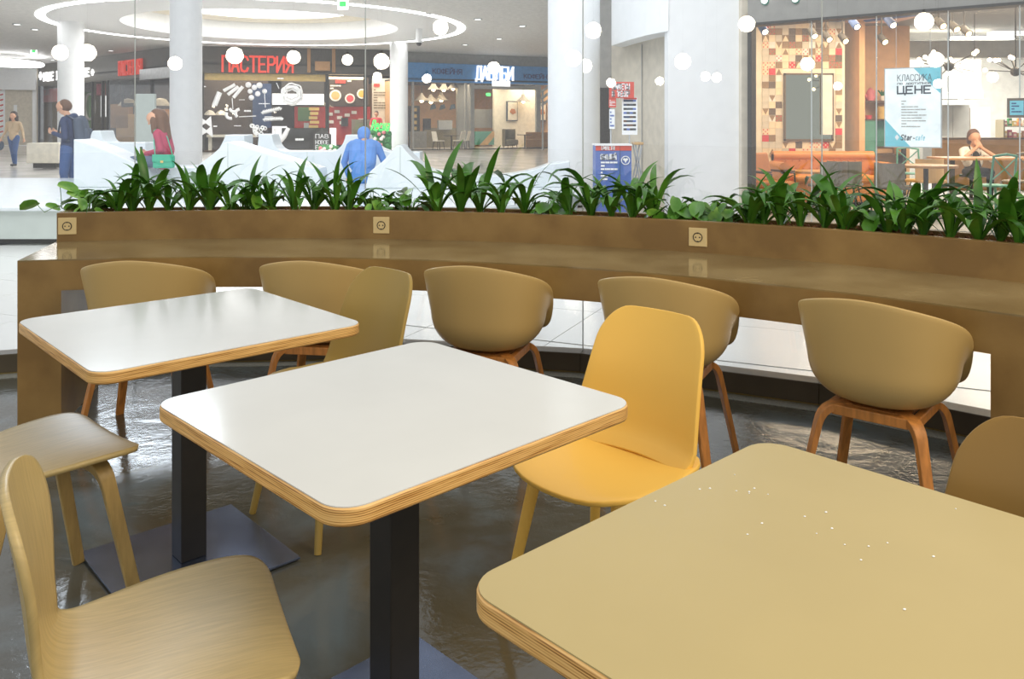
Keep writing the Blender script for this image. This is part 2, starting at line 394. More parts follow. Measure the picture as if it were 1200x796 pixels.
# ------------------------------------------------------------------ shell armchairs at the counter
def shell_mesh():
    me = D.meshes.new('shell'); NP, NT = 56, 14; V = []; Fc = []
    zb = 0.414
    for i in range(NP):
        ph = 2 * pi * i / NP                        # 0 = back
        q = abs((ph + pi) % (2 * pi) - pi) / pi * 180
        if q < 125:
            zr = 0.80 - 0.20 * (q / 120) ** 1.9
        else: zr = 0.60
        zr_arm = zr
        s = min(1, max(0, (q - 96) / 42)); s = s * s * (3 - 2 * s)
        zr = zr * (1 - s) + 0.462 * s
        # plan rim radius (superellipse)
        n = 2.4; ax, ab, af = 0.272, 0.250, 0.245
        cx, cy = sin(ph), -cos(ph); ay = ab if cy < 0 else af
        rr = 1 / ((abs(cx) / ax) ** n + (abs(cy) / ay) ** n) ** (1 / n)
        for j in range(1, NT + 1):
            t = j / NT; hh = zr - zb; hc = min(0.15, hh)
            if t < 0.62:
                a = t / 0.62 * pi / 2; r = 0.88 * sin(a) ** 0.72; z = zb + hc * (1 - cos(a)) ** 1.15
            else:
                w = (t - 0.62) / 0.38; r = 0.88 + 0.12 * w * (1.2 if hh > 0.1 else 1) / (1.2 if hh > 0.1 else 1); z = zb + hc + (hh - hc) * w
            V.append((cx * rr * r, cy * rr * r, z))
    b = len(V); V.append((0, 0, zb))
    for i in range(NP):
        i2 = (i + 1) % NP
        Fc.append((b, i * NT, i2 * NT))
        for j in range(NT - 1): Fc.append((i * NT + j, i * NT + j + 1, i2 * NT + j + 1, i2 * NT + j))
    me.from_pydata(V, [], Fc); me.validate()
    bm = bmesh.new(); bm.from_mesh(me); bmesh.ops.recalc_face_normals(bm, faces=bm.faces)
    bm.to_mesh(me); bm.free()
    for p in me.polygons: p.use_smooth = True
    return me
def bent_leg(k, top, knee, foot, w0=0.038, w1=0.026, th=0.024, side=None):
    P = []; top, knee, foot = Vector(top), Vector(knee), Vector(foot)
    a = knee + (top - knee).normalized() * 0.05; c = knee + (foot - knee).normalized() * 0.06
    P.append(top)
    for i in range(6):
        t = i / 5; P.append(a * (1 - t) ** 2 + knee * 2 * t * (1 - t) + c * t * t)
    P += [c.lerp(foot, 0.5), foot]
    sd = Vector(side) if side else (foot - knee).cross(top - knee)
    n = len(P); k.strip(P, sd, [w0 + (w1 - w0) * i / (n - 1) for i in range(n)], [th + 0.004 - 0.010 * i / (n - 1) for i in range(n)])
def make_shell_chair():
    t = empty('armchair')
    me = shell_mesh(); me.materials.append(M['shell']); o = D.objects.new('shell', me); COL.objects.link(o); o.parent = t
    s = o.modifiers.new('thickness', 'SOLIDIFY'); s.thickness = 0.007; s.offset = 0
    b = o.modifiers.new('round', 'SUBSURF'); b.levels = 1; b.render_levels = 1
    for sx in (-1, 1):
        for sy in (-1, 1):
            k = MB(); bent_leg(k, (sx * 0.085, sy * 0.085, 0.400), (sx * 0.155, sy * 0.155, 0.398), (sx * 0.225, sy * 0.225, 0.0), 0.050, 0.034, side=(sx * 0.6, -sy * 0.75, 0))
            k.build('leg', M['oak'], t, True, bevel=0.002)
    for sy in (-1, 1):
        k = MB(); k.box((0, sy * 0.135, 0.393), (0.25, 0.026, 0.034)); k.build('rail', M['oak'], t, bevel=0.003)
    for sx in (-1, 1):
        k = MB(); k.box((sx * 0.135, 0, 0.393), (0.026, 0.25, 0.034)); k.build('rail', M['oak'], t, bevel=0.003)
    k = MB(); k.box((0, 0, 0.404), (0.22, 0.22, 0.012)); k.build('seat_mount', M['oak'], t)
    return t
arm0 = make_shell_chair()
# back-top picture point, yaw (0 = facing away from the camera)
ARM = [(150, 305, 3, 'leftmost'), (355, 305, -8, 'second from the left'), (550, 311, -17, 'third from the left'),
       (760, 324, -27, 'behind the yellow chair'), (1007, 351, -40, 'rightmost and nearest')]
for i, (u, v, yw, txt) in enumerate(ARM):
    o = arm0 if i == 0 else copy_tree(arm0)
    p = on(u, v, 0.80); a = radians(yw)
    o.location = (p.x - sin(a) * 0.25, p.y + cos(a) * 0.25, 0); o.rotation_euler = (0, 0, a)
    tag(o, 'tan shell armchair on oak legs at the counter, ' + txt, 'chair', 'shell armchairs along the counter')

# ------------------------------------------------------------------ moulded side chairs
def plate_mesh(name, outline, zf, th):
    m = MB(); n = len(outline); rings = []
    V = []; 
    for sc in (0.0, 0.35, 0.7, 0.9, 1.0):
        V += [(x * sc, y * sc, zf(x * sc, y * sc)) for x, y in outline]
    Fs = []
    for k in range(4):
        for i in range(n): Fs.append((k * n + i, k * n + (i + 1) % n, (k + 1) * n + (i + 1) % n, (k + 1) * n + i))
    m.add(V, Fs); return m
def make_side_chair(mat, legmat):
    t = empty('side_chair')
    out = []
    for i in range(40):
        a = 2 * pi * i / 40; c, s = cos(a), sin(a); n = 3.0
        w = 0.232 if s > 0 else 0.222; d = 0.225 if s > 0 else 0.225
        r = 1 / ((abs(c) / w) ** n + (abs(s) / d) ** n) ** (1 / n); out.append((r * c, r * s))
    zf = lambda x, y: 0.455 - 0.012 * max(0, 1 - (x * x + y * y) / 0.05) - 0.9 * max(0, y - 0.17) ** 1.6 + 0.35 * x * x
    m = plate_mesh('seat', out, zf, 0.014); o = m.build('seat', mat, t, True)
    s = o.modifiers.new('t', 'SOLIDIFY'); s.thickness = 0.014; s.offset = -1; s.use_even_offset = True
    b = o.modifiers.new('b', 'BEVEL'); b.width = 0.004; b.segments = 2; b.limit_method = 'ANGLE'
    # backrest
    NS, NT = 14, 22; V = []; Fs = []
    H = 0.375; rc = 0.10
    for j in range(NT + 1):
        t1 = 1 - (1 - j / NT) ** 1.6; z = t1 * H
        w = 0.212 - 0.040 * t1
        q = z - (H - rc)
        if q > 0: w -= rc * (1 - sqrt(max(0, 1 - (q / rc) ** 2))) * 0.74
        if z < 0.05: w -= 0.02 * ((0.05 - z) / 0.05) ** 2
        for i in range(NS + 1):
            sx = -1 + 2 * i / NS; x = sx * w
            lean = 0.035 + z * 0.20 + 0.25 * z * z
            y = -0.148 - lean + 0.030 + 1.25 * x * x
            if z < 0.06: y += 0.035 * ((0.06 - z) / 0.06) ** 2
            V.append((x, y, 0.449 + z))
    for j in range(NT):
        for i in range(NS):
            a = j * (NS + 1) + i; Fs.append((a, a + 1, a + NS + 2, a + NS + 1))
    m = MB(); m.add(V, Fs); o = m.build('backrest', mat, t, True)
    s = o.modifiers.new('t', 'SOLIDIFY'); s.thickness = 0.013; s.offset = 0
    b = o.modifiers.new('b', 'BEVEL'); b.width = 0.004; b.segments = 2; b.limit_method = 'ANGLE'
    for sx in (-1, 1):
        for sy in (-1, 1):
            k = MB(); k.tube([(sx * 0.135, sy * 0.13, 0.432), (sx * 0.205, sy * 0.20, 0.0)], [0.0185, 0.0115], 14); k.build('leg', legmat, t, True)
    return t
def face(o, d): o.rotation_euler = (0, 0, atan2(d[1], d[0]) - pi / 2)     # local +y towards d
def place_side(mat, legmat, loc, deg, label):
    o = make_side_chair(mat, legmat); o.location = (loc[0], loc[1], 0); o.rotation_euler = (0, 0, radians(deg - 90))
    tag(o, label, 'chair'); return o
place_side(M['yellow'], M['yellow'], (0.255, 2.275), 226, 'bright yellow moulded side chair at the middle table')
place_side(M['olive'], M['olive'], (-0.625, 2.965), 226, 'olive tan moulded side chair at the left white table')
place_side(M['brown_shell'], M['brown_shell'], (0.808, 1.330), 221, 'brown moulded side chair behind the right edge of the foreground table')

# ------------------------------------------------------------------ bent plywood chairs
def make_ply_chair():
    t = empty('plywood_chair')
    # profile (y, z, half width)
    prof = []
    K = [(0.225, 0.446, 0.150), (0.222, 0.449, 0.185), (0.205, 0.453, 0.212), (0.17, 0.456, 0.224), (0.10, 0.456, 0.222), (0.02, 0.453, 0.212), (-0.05, 0.449, 0.196),
         (-0.10, 0.449, 0.178), (-0.135, 0.454, 0.160), (-0.160, 0.470, 0.146), (-0.174, 0.500, 0.138), (-0.180, 0.54, 0.140), (-0.185, 0.59, 0.153), (-0.191, 0.64, 0.166),
         (-0.199, 0.69, 0.172), (-0.208, 0.735, 0.165), (-0.213, 0.762, 0.148), (-0.216, 0.780, 0.120), (-0.218, 0.790, 0.085), (-0.219, 0.794, 0.045)]
    NS = 10; V = []; Fs = []
    for y, z, w in K:
        for i in range(NS + 1):
            s = -1 + 2 * i / NS; x = s * w; up = z > 0.47
            V.append((x, y + (0.9 * x * x if up else 0), z + (0 if up else 0.25 * x * x)))
    for j in range(len(K) - 1):
        for i in range(NS):
            a = j * (NS + 1) + i; Fs.append((a, a + 1, a + NS + 2, a + NS + 1))
    m = MB(); m.add(V, Fs); o = m.build('seat_shell', M['ply_seat'], t, True)
    s = o.modifiers.new('s', 'SUBSURF'); s.levels = 1; s.render_levels = 2
    s = o.modifiers.new('t', 'SOLIDIFY'); s.thickness = 0.014; s.offset = 0
    for sx in (-1, 1):
        for yt, yf in ((0.12, 0.215), (-0.10, -0.225)):
            k = MB(); bent_leg(k, (sx * 0.03, yt, 0.425), (sx * 0.165, yt * 1.12, 0.420), (sx * 0.205, yf, 0.0), 0.050, 0.034, 0.024, side=(0, 1, 0))
            k.build('leg', M['ply_leg'], t, True, bevel=0.003)
    k = MB(); k.box((0, 0.0, 0.436), (0.10, 0.30, 0.012)); k.build('seat_mount', M['dark'], t)
    return t
pc = make_ply_chair(); pc.location = (-0.632, 1.475, 0); pc.rotation_euler = (0, 0, radians(25 - 90)); tag(pc, 'pale plywood chair in the left foreground at the middle table', 'chair', 'bent plywood chairs')
pc2 = copy_tree(pc); pc2.location = (-1.335, 2.33, 0); pc2.rotation_euler = (0, 0, radians(49 - 90)); tag(pc2, 'pale plywood chair cut by the left edge at the left white table', 'chair', 'bent plywood chairs')
# ------------------------------------------------------------------ plants in the planter
rl = random.Random(11)
def strap_leaf(L, w, arch, fold=0.35, droop=1.0):
    n = 9; V = []; Fs = []
    ang = radians(82); x = z = 0.0
    for i in range(n + 1):
        t = i / n
        ww = w * (0.30 + 0.70 * min(1, t / 0.45) ** 0.8) * (1 if t < 0.55 else (1 - ((t - 0.55) / 0.45) ** 1.7)) / 2
        ww = max(ww, 0.0008)
        nz = cos(ang); nx = -sin(ang)
        V += [(x - nx * -fold * ww * 0, ww, z + fold * ww), (x, 0, z), (x, -ww, z + fold * ww)]
        ang -= arch / n * (0.4 + 1.2 * t * droop)
        x += cos(ang) * L / n; z += sin(ang) * L / n
    for i in range(n):
        a = 3 * i; Fs += [(a, a + 1, a + 4, a + 3), (a + 1, a + 2, a + 5, a + 4)]
    m = MB(); m.add(V, Fs); return m
LEAF = []
for i in range(14):
    L = rl.uniform(0.20, 0.36); ar = rl.uniform(0.6, 2.6)
    me = strap_leaf(L, rl.uniform(0.028, 0.046), ar, 0.5).mesh('leaf')
    me.materials.append(M['leaf'] if i % 3 else M['leaf2'])
    for p in me.polygons: p.use_smooth = True
    LEAF.append(me)
def heart_leaf(w):
    n = 12; V = [(0, 0, 0.0)]; Fs = []
    for i in range(n + 1):
        a = -pi + 2 * pi * i / n; r = w * (0.62 + 0.42 * cos(a) * (1 if abs(a) < pi / 2 else 0.25)) * (1 - 0.10 * (abs(a) > 2.8))
        x, y = r * cos(a) * 1.25 + 0.35 * w, r * sin(a) * 0.82
        V.append((x, y, 0.35 * abs(y) - 1.8 * x * x))
    V[0] = (0.3 * w, 0, -0.0)
    for i in range(1, n + 1): Fs.append((0, i, i + 1))
    m = MB(); m.add(V, Fs); return m
HEART = []
for i in range(5):
    me = heart_leaf(0.030 + 0.006 * i).mesh('leaf'); me.materials.append(M['leaf3'] if i % 2 else M['leaf'])
    for p in me.polygons: p.use_smooth = True
    HEART.append(me)
def rad_at(u, r):
    q = ray(u, V0); a2 = q.x ** 2 + 1; b2 = -2 * (q.x * C[0] + C[1]); c2 = C[0] ** 2 + C[1] ** 2 - r * r
    t = (-b2 + sqrt(b2 * b2 - 4 * a2 * c2)) / (2 * a2); return (q.x * t, t)
def strap_plant(u, label, tall=1.0, nl=10, r=None):
    p = rad_at(u, r or rl.uniform(4.74, 4.84)); t = empty('strap_leaf_plant', (p[0], p[1], 0.872)); tag(t, label, 'plant', 'strap-leaved plants in the planter')
    k = MB(); k.tube([(0, 0, -0.01), (0, 0, 0.05)], [0.014, 0.010], 8); k.build('stem', M['stem'], t, True)
    a0 = rl.uniform(0, 6.28)
    for i in range(nl):
        me = rl.choice(LEAF); o = D.objects.new('leaf', me); COL.objects.link(o); o.parent = t
        az = a0 + i * 2.399 + rl.uniform(-0.3, 0.3); inner = i / nl
        s = tall * rl.uniform(0.75, 1.15)
        o.location = (cos(az) * 0.014, sin(az) * 0.014, 0.01 + 0.03 * inner)
        o.rotation_euler = (rl.uniform(-0.25, 0.25), rl.uniform(-0.30, 0.45), az); o.scale = (s, s * rl.uniform(0.9, 1.2), s)
def vine_plant(u, label, n=20, spread=0.12, hgt=0.15, r=None):
    p = rad_at(u, r or 4.83); t = empty('heart_leaf_vine', (p[0], p[1], 0.872)); tag(t, label, 'plant', 'heart-leaved vines in the planter')
    st = MB(); base = Vector(t.location); spots = []
    for i in range(n):
        az = rl.uniform(0, 6.28); rr = spread * sqrt(rl.random()); z = hgt * rl.uniform(0.25, 1.0) * (1 - 0.5 * (rr / spread) ** 2)
        q = Vector((cos(az) * rr, sin(az) * rr * 0.8, z)); spots.append((q, az))
        st.tube([(q.x * 0.15, q.y * 0.15, -0.005), (q.x * 0.5, q.y * 0.5, z * 0.7), q], [0.0025, 0.002, 0.0015], 5)
    st.build('stems', M['stem'], t, True)
    for q, az in spots:
        o = D.objects.new('leaf', rl.choice(HEART)); COL.objects.link(o); o.parent = t; o.location = q
        o.rotation_euler = (rl.uniform(-0.5, 0.5), rl.uniform(0.0, 0.9), az + rl.uniform(-0.8, 0.8)); s = rl.uniform(0.9, 1.35); o.scale = (s, s, s)
    return t
SU = [138, 155, 175, 197, 221, 245, 270, 293, 318, 345, 368, 393, 409, 512, 540, 563, 587, 615, 667, 693, 717, 741, 767, 878, 895, 915, 938, 966, 988, 1040, 1060, 1082, 1113, 1147, 1172, 1194, 1222, 1252, 1285, 1320]
VU = [103, 284, 437, 480, 640, 792, 818, 850, 1018]
for i, u in enumerate(SU):
    big = 1.15 if u in (175, 245, 512, 540, 563, 693, 767, 988, 1060, 1147, 1172) else 0.95
    strap_plant(u, 'strap-leaved green plant, %s tuft from the left end of the planter' % ORD[i], big, 14 if big > 1 else 13)
for i, u in enumerate(VU):
    vine_plant(u, 'heart-leaved light green vine, %s vine from the left end of the planter' % ORD[i], 26 if i in (0, 3, 6) else 20, 0.13 if i else 0.12, 0.17 if i in (0, 3) else 0.14)
# the shoot that trails over the left end
t = empty('trailing_shoot', at(62, 247, 4.62)); tag(t, 'single shoot of round leaves trailing over the left end of the planter', 'plant')
k = MB(); k.tube([(0.10, 0.02, -0.03), (0.03, 0, 0.03), (-0.03, -0.03, -0.005), (-0.055, -0.03, 0.02), (-0.075, -0.03, 0.045)], 0.0022, 6)
k.tube([(0.05, 0, 0.01), (0.045, 0, 0.07), (0.04, 0, 0.13)], 0.002, 6); k.build('stems', M['stem'], t, True)
for q, rz, s in (((-0.075, -0.03, 0.045), 3.0, 1.25), ((-0.02, -0.02, 0.03), 0.6, 0.9), ((0.04, 0, 0.14), 0.4, 1.25), ((0.075, 0, 0.02), 0.1, 1.2), ((0.09, 0, 0.10), 0.2, 1.2)):
    o = D.objects.new('leaf', HEART[3]); COL.objects.link(o); o.parent = t; o.location = q; o.rotation_euler = (0.7, 0.3, rz); o.scale = (s, s, s)

# ------------------------------------------------------------------ globe lamps hanging behind the viewer (seen mirrored in the glass)
GL = [(-0.624,-8.352,2.751,0.150), (-0.511,-6.236,2.613,0.150), (-4.788,-10.442,2.968,0.200), (-2.793,-5.860,2.587,0.125), (-2.103,-9.371,2.810,0.125),
      (-6.442,-4.291,2.521,0.150), (-8.746,-7.839,2.468,0.110), (-5.078,-3.531,2.139,0.080), (-12.127,-8.149,2.459,0.125), (-9.504,-7.113,2.368,0.100),
      (-5.697,-5.210,3.215,0.150), (-4.907,-5.941,2.462,0.125), (-12.825,-4.625,2.248,0.100), (-7.387,-2.910,3.082,0.150), (-9.468,-4.684,2.618,0.150), (-10.805,-5.741,2.223,0.100)]
for i, (x, y, z, r) in enumerate(GL):
    t = empty('globe_pendant', (x, y, z)); tag(t, 'glowing opal globe pendant, %s of those mirrored in the glass partition' % ORD[i], 'lamp', 'globe pendants mirrored in the glass')
    k = MB(); k.ball((0, 0, 0), r, 20, 12); k.build('globe', M['globe'], t, True)
    k = MB(); k.tube([(0, 0, r * 0.97), (0, 0, r + 0.05)], 0.02, 10); k.build('cap', M['cord'], t)
    k = MB(); k.tube([(0, 0, r + 0.05), (0, 0, 4.5 - z)], 0.003, 6); k.build('cord', M['cord'], t)
# crumbs on the right foreground table
k = MB(); rc = random.Random(5)
for u, v in ((768,588),(779,593),(820,574),(832,573),(878,577),(884,573),(878,579),(863,576),(968,601),(943,606),(975,620),(957,626),(876,627),(990,639),(1018,641),(1009,657),(861,557),(1120,597),(1040,637),(1094,653),(1060,715),(900,580),(893,614)):
    p = on(u, v, 0.745); k.ball((p.x, p.y, 0.7458), 0.0011 + 0.0008 * rc.random(), 8, 5, (1.2, 1, 0.7))
o = k.build('crumbs', M['white'], None, True); o['kind'] = 'stuff'; o['label'] = 'pale crumbs and drops scattered on the right foreground table'; o['category'] = 'crumbs'
# ------------------------------------------------------------------ lettering: strokes of letters as raised flat bars
O_ = [(0.3, 1), (0.1, 0.93), (0, 0.75), (0, 0.25), (0.1, 0.07), (0.3, 0), (0.5, 0.07), (0.6, 0.25), (0.6, 0.75), (0.5, 0.93), (0.3, 1)]
GLY = {
 'П': [[(0, 0), (0, 1), (.6, 1), (.6, 0)]], 'А': [[(0, 0), (.3, 1), (.6, 0)], [(.11, .33), (.49, .33)]],
 'С': [[(.6, .78), (.5, .95), (.3, 1), (.1, .95), (0, .78), (0, .22), (.1, .05), (.3, 0), (.5, .05), (.6, .22)]],
 'Т': [[(0, 1), (.6, 1)], [(.3, 1), (.3, 0)]], 'Е': [[(.55, 1), (0, 1), (0, 0), (.55, 0)], [(0, .5), (.45, .5)]],
 'Р': [[(0, 0), (0, 1), (.4, 1), (.57, .9), (.57, .6), (.4, .48), (0, .48)]], 'И': [[(0, 1), (0, 0), (.6, 1), (.6, 0)]],
 'Я': [[(.6, 0), (.6, 1), (.2, 1), (.03, .9), (.03, .6), (.2, .48), (.6, .48)], [(.3, .48), (0, 0)]],
 'Д': [[(0, -.15), (0, 0), (.7, 0), (.7, -.15)], [(.1, 0), (.2, 1), (.6, 1), (.6, 0)]],
 'Б': [[(.55, 1), (0, 1), (0, 0), (.4, 0), (.57, .1), (.57, .42), (.4, .53), (0, .53)]],
 'Л': [[(0, 0), (.12, .1), (.18, 1), (.6, 1), (.6, 0)]], 'К': [[(0, 0), (0, 1)], [(.55, 1), (0, .45)], [(.17, .6), (.6, 0)]], 'О': [O_],
 'Ф': [[(.35, 0), (.35, 1)], [(.35, .88), (.1, .8), (0, .6), (0, .45), (.1, .25), (.35, .17), (.6, .25), (.7, .45), (.7, .6), (.6, .8), (.35, .88)]],
 'Й': [[(0, 1), (0, 0), (.6, 1), (.6, 0)], [(.15, 1.25), (.3, 1.12), (.45, 1.25)]], 'Н': [[(0, 0), (0, 1)], [(.6, 0), (.6, 1)], [(0, .5), (.6, .5)]],
 'Ц': [[(0, 1), (0, 0), (.68, 0), (.68, -.18)], [(.55, 1), (.55, 0)]], 'Ы': [[(0, 1), (0, 0), (.28, 0), (.4, .1), (.4, .45), (.28, .53), (0, .53)], [(.6, 1), (.6, 0)]],
 'В': [[(0, 0), (0, 1), (.35, 1), (.5, .88), (.5, .64), (.35, .53), (0, .53)], [(.35, .53), (.57, .42), (.57, .1), (.4, 0), (0, 0)]],
 'Ш': [[(0, 1), (0, 0), (.7, 0), (.7, 1)], [(.35, 0), (.35, 1)]], 'Ь': [[(0, 1), (0, 0), (.4, 0), (.57, .1), (.57, .42), (.4, .53), (0, .53)]],
 'У': [[(0, 1), (.3, .42)], [(.6, 1), (.25, 0), (.08, 0)]],
 'U': [[(0, 1), (0, .2), (.12, 0), (.48, 0), (.6, .2), (.6, 1)]], 'D': [[(0, 0), (0, 1), (.35, 1), (.6, .75), (.6, .25), (.35, 0), (0, 0)]],
 'N': [[(0, 0), (0, 1), (.6, 0), (.6, 1)]], 'I': [[(.1, 0), (.1, 1)]],
 'S': [[(.55, .85), (.4, 1), (.15, 1), (0, .85), (0, .65), (.55, .35), (.55, .15), (.4, 0), (.15, 0), (0, .15)]],
 't': [[(.2, .95), (.2, .1), (.3, 0), (.42, .02)], [(0, .68), (.42, .68)]],
 'a': [[(.05, .6), (.2, .68), (.35, .62), (.42, .5), (.42, 0)], [(.42, .4), (.12, .38), (0, .2), (.1, 0), (.25, 0), (.42, .15)]],
 'r': [[(0, .68), (0, 0)], [(0, .45), (.15, .66), (.32, .66)]], '-': [[(.05, .35), (.35, .35)]],
 'c': [[(.42, .55), (.3, .68), (.12, .66), (0, .5), (0, .2), (.12, .02), (.3, 0), (.42, .12)]],
 'f': [[(.42, .95), (.3, 1), (.18, .9), (.18, 0)], [(0, .66), (.4, .66)]],
 'e': [[(0, .36), (.44, .36), (.42, .56), (.28, .68), (.12, .66), (0, .5), (0, .18), (.14, 0), (.32, 0), (.44, .1)]],
 'е': [[(0, .36), (.44, .36), (.42, .56), (.28, .68), (.12, .66), (0, .5), (0, .18), (.14, 0), (.32, 0), (.44, .1)]],
 'с': [[(.42, .55), (.3, .68), (.12, .66), (0, .5), (0, .2), (.12, .02), (.3, 0), (.42, .12)]],
 'н': [[(0, .68), (0, 0)], [(.42, .68), (.42, 0)], [(0, .35), (.42, .35)]],
 'а': [[(.05, .6), (.2, .68), (.35, .62), (.42, .5), (.42, 0)], [(.42, .4), (.12, .38), (0, .2), (.1, 0), (.25, 0), (.42, .15)]],
}
def stroke(k, fr, pts, th, d0, d1):
    for (a, b), (c, d) in zip(pts[:-1], pts[1:]):
        dx, dz = c - a, d - b; L = sqrt(dx * dx + dz * dz) or 1e-6; ex, ez = dx / L * th / 2, dz / L * th / 2; nx, nz = -ez, ex
        k.slab(fr, [(a - ex * .9 + -nx, b - ez * .9 - nz), (c + ex * .9 - nx, d + ez * .9 - nz), (c + ex * .9 + nx, d + ez * .9 + nz), (a - ex * .9 + nx, b - ez * .9 + nz)], d0, d1)
def text(parent, fr, txt, s0, s1, z0, z1, th, d0, d1, mat, name='letter', slant=0.0, joined=False):
    n = len(txt); adv = (s1 - s0) / (n - 0.25); w = adv * 0.75 / 0.6; h = z1 - z0
    kk = MB()
    for i, ch in enumerate(txt):
        if ch not in GLY: continue
        k = kk if joined else MB()
        for pl in GLY[ch]: stroke(k, fr, [(s0 + i * adv + x * w + slant * y * h, z0 + y * h) for x, y in pl], th, d0, d1)
        if not joined: k.build(name, mat, parent)
    if joined: kk.build(name, mat, parent)
def textpx(parent, fr, txt, u0, v0, u1, v1, th, mat, d=0.03, dep=0.05, **kw):
    s0, s1, z0, z1 = fr.quad(u0, v0, u1, v1, d); text(parent, fr, txt, s0, s1, z0, z1, th, d, d + dep, mat, **kw)
def lines(parent, fr, s0, s1, z0, z1, n, d, mat, rr, fill=0.5, name='print_lines'):
    k = MB(); dz = (z1 - z0) / n
    for i in range(n):
        z = z1 - (i + 0.5) * dz; x = s0
        while x < s1:
            w = rr.uniform(0.1, 0.3) * (s1 - s0)
            if x + w > s1: w = s1 - x
            k.fbox(fr, x, x + w * 0.9, z - dz * fill / 2, z + dz * fill / 2, d, d + 0.004); x += w
            if rr.random() < 0.25: break
    o = k.build(name, mat, parent); o['kind'] = 'stuff'; return o
rr = random.Random(21)
for nm, h, ro in (('fascia_dark', '4b463d', .5), ('fascia_grey', '6f6a60', .5), ('red_sign', 'd8402f', .5), ('blue_sign', '4f92d2', .45), ('wood_dark', '5c4429', .5), ('wood_mid', '9a7346', .5),
                  ('wood_light', 'c9a26a', .5), ('beige_wall', 'd8cfbd', .6), ('cream', 'efe6d2', .6), ('brown_wall', '4a3d31', .6), ('charcoal', '35312c', .6), ('red_wall', 'c13a30', .5), ('green_board', '4d6b3c', .6),
                  ('grey_wall', '8f8d87', .6), ('mid_grey', 'a7a6a1', .6), ('teal', '5f9f8c', .5), ('teal_dark', '4a8a76', .5), ('peach_wall', 'e0b283', .6), ('tan_leather', 'c27a3a', .4), ('orange_leather', 'cf8745', .38),
                  ('navy', '27365c', .7), ('navy2', '2c3f63', .7), ('denim', '3f5b8c', .8), ('bag_grey', '4a5566', .7), ('skin', 'd9a585', .6), ('hair_dark', '3a2a22', .6), ('hair_brown', '6b4a33', .6), ('raspberry', 'b03a58', .7),
                  ('mint_bag', '3fae8c', .45), ('beige_top', 'cbb08d', .8), ('sky_blue', '5b8fd6', .7), ('shoe', '2b2b2e', .6), ('phone', '17181a', .25), ('grey_trouser', '5d6a80', .8), ('tee', 'eee6da', .8), ('apron_black', '35322f', .8),
                  ('pink', 'e0808a', .5), ('cyan', '7fd3e3', .4), ('ink', '3a4650', .5), ('ink_blue', '2b3a7a', .5), ('ticket_blue', '5b74b8', .45), ('ticket_red', 'd4503f', .45), ('chrome', 'b9bcbd', .25), ('table_wood', 'b98a58', .4),
                  ('tile_cream', 'f0dcbb', .45), ('tile_brown', '9a7f5e', .5), ('tile_red', 'd8484f', .45), ('tile_dark', '6e5f50', .5), ('mirror_frame', '6b5a48', .5), ('brick_white', 'f1efe9', .4), ('steel_hood', 'a9a7a2', .3), ('menu_yellow', 'e8b14c', .5),
                  ('plate_white', 'efe9df', .4), ('orange_glow', 'e9a869', .5), ('green_leafy', '2f7a3c', .6), ('ceiling_grey', 'e6e6e3', .55), ('pink_panel', 'e6c4b8', .6), ('beam_blue', '3f63a6', .5), ('wheat', 'd9b86a', .6), ('grey_chair', '7c7264', .5), ('khaki', '8a8068', .6)):
    M[nm] = pm(nm, hexc(h), ro, var=0.04)
for nm, h, e in (('lit_white', 'ffffff', 7.0), ('lit_ring', 'ffffff', 7.0), ('lit_warm', 'ffd9a0', 9.0), ('lit_red', 'd8432f', 0.45), ('lit_sign', 'ffffff', 1.8), ('lit_green', '45d26a', 1.0), ('lit_poster', 'eef9fb', 0.18), ('lit_bulb', 'ffdfae', 22.0), ('lit_box', 'ffffff', 0.9), ('lit_letter', 'ffffff', 0.8)):
    M[nm] = pm(nm, hexc(h), 0.5, emit=e, ecol=hexc(h))

# ------------------------------------------------------------------ mall floor
m = MB(); m.box((0, 15, -0.06), (130, 100, 0.04)); fl = struct(m.build('floor_mall', M['tile_far']), 'pale polished stone floor of the shopping mall')
tm = MB(); tm.box((0, 0, -0.0215), (0.894, 0.894, 0.037)); tme = tm.mesh('floor_tile'); tme.materials.append(M['tile'])
tmb = tme.copy(); tmb.materials.clear(); tmb.materials.append(M['tile_blue'])
ca, sa = cos(radians(-24)), sin(radians(-24))
for i in range(-14, 15):
    for j in range(0, 14):
        lx, ly = i * 0.9, 4.2 + j * 0.9; x, y = lx * ca - (ly - 7) * sa - 0.4, lx * sa + (ly - 7) * ca + 7.2
        d = sqrt((x - C[0]) ** 2 + (y - C[1]) ** 2)
        if d < 5.02 + 0.1 - 0.45 or y > 9.6 or y < 0.5 or abs(x) > 0.62 * y + 1.6: continue
        if d < 5.8 and y < 3.0: continue
        o = D.objects.new('floor_tile', tmb if (j == 6 or i == -7) else tme); COL.objects.link(o); o.parent = fl; o.location = (x, y, -0.002 - (0.004 if d < 5.7 else 0)); o.rotation_euler = (0, 0, radians(-24))
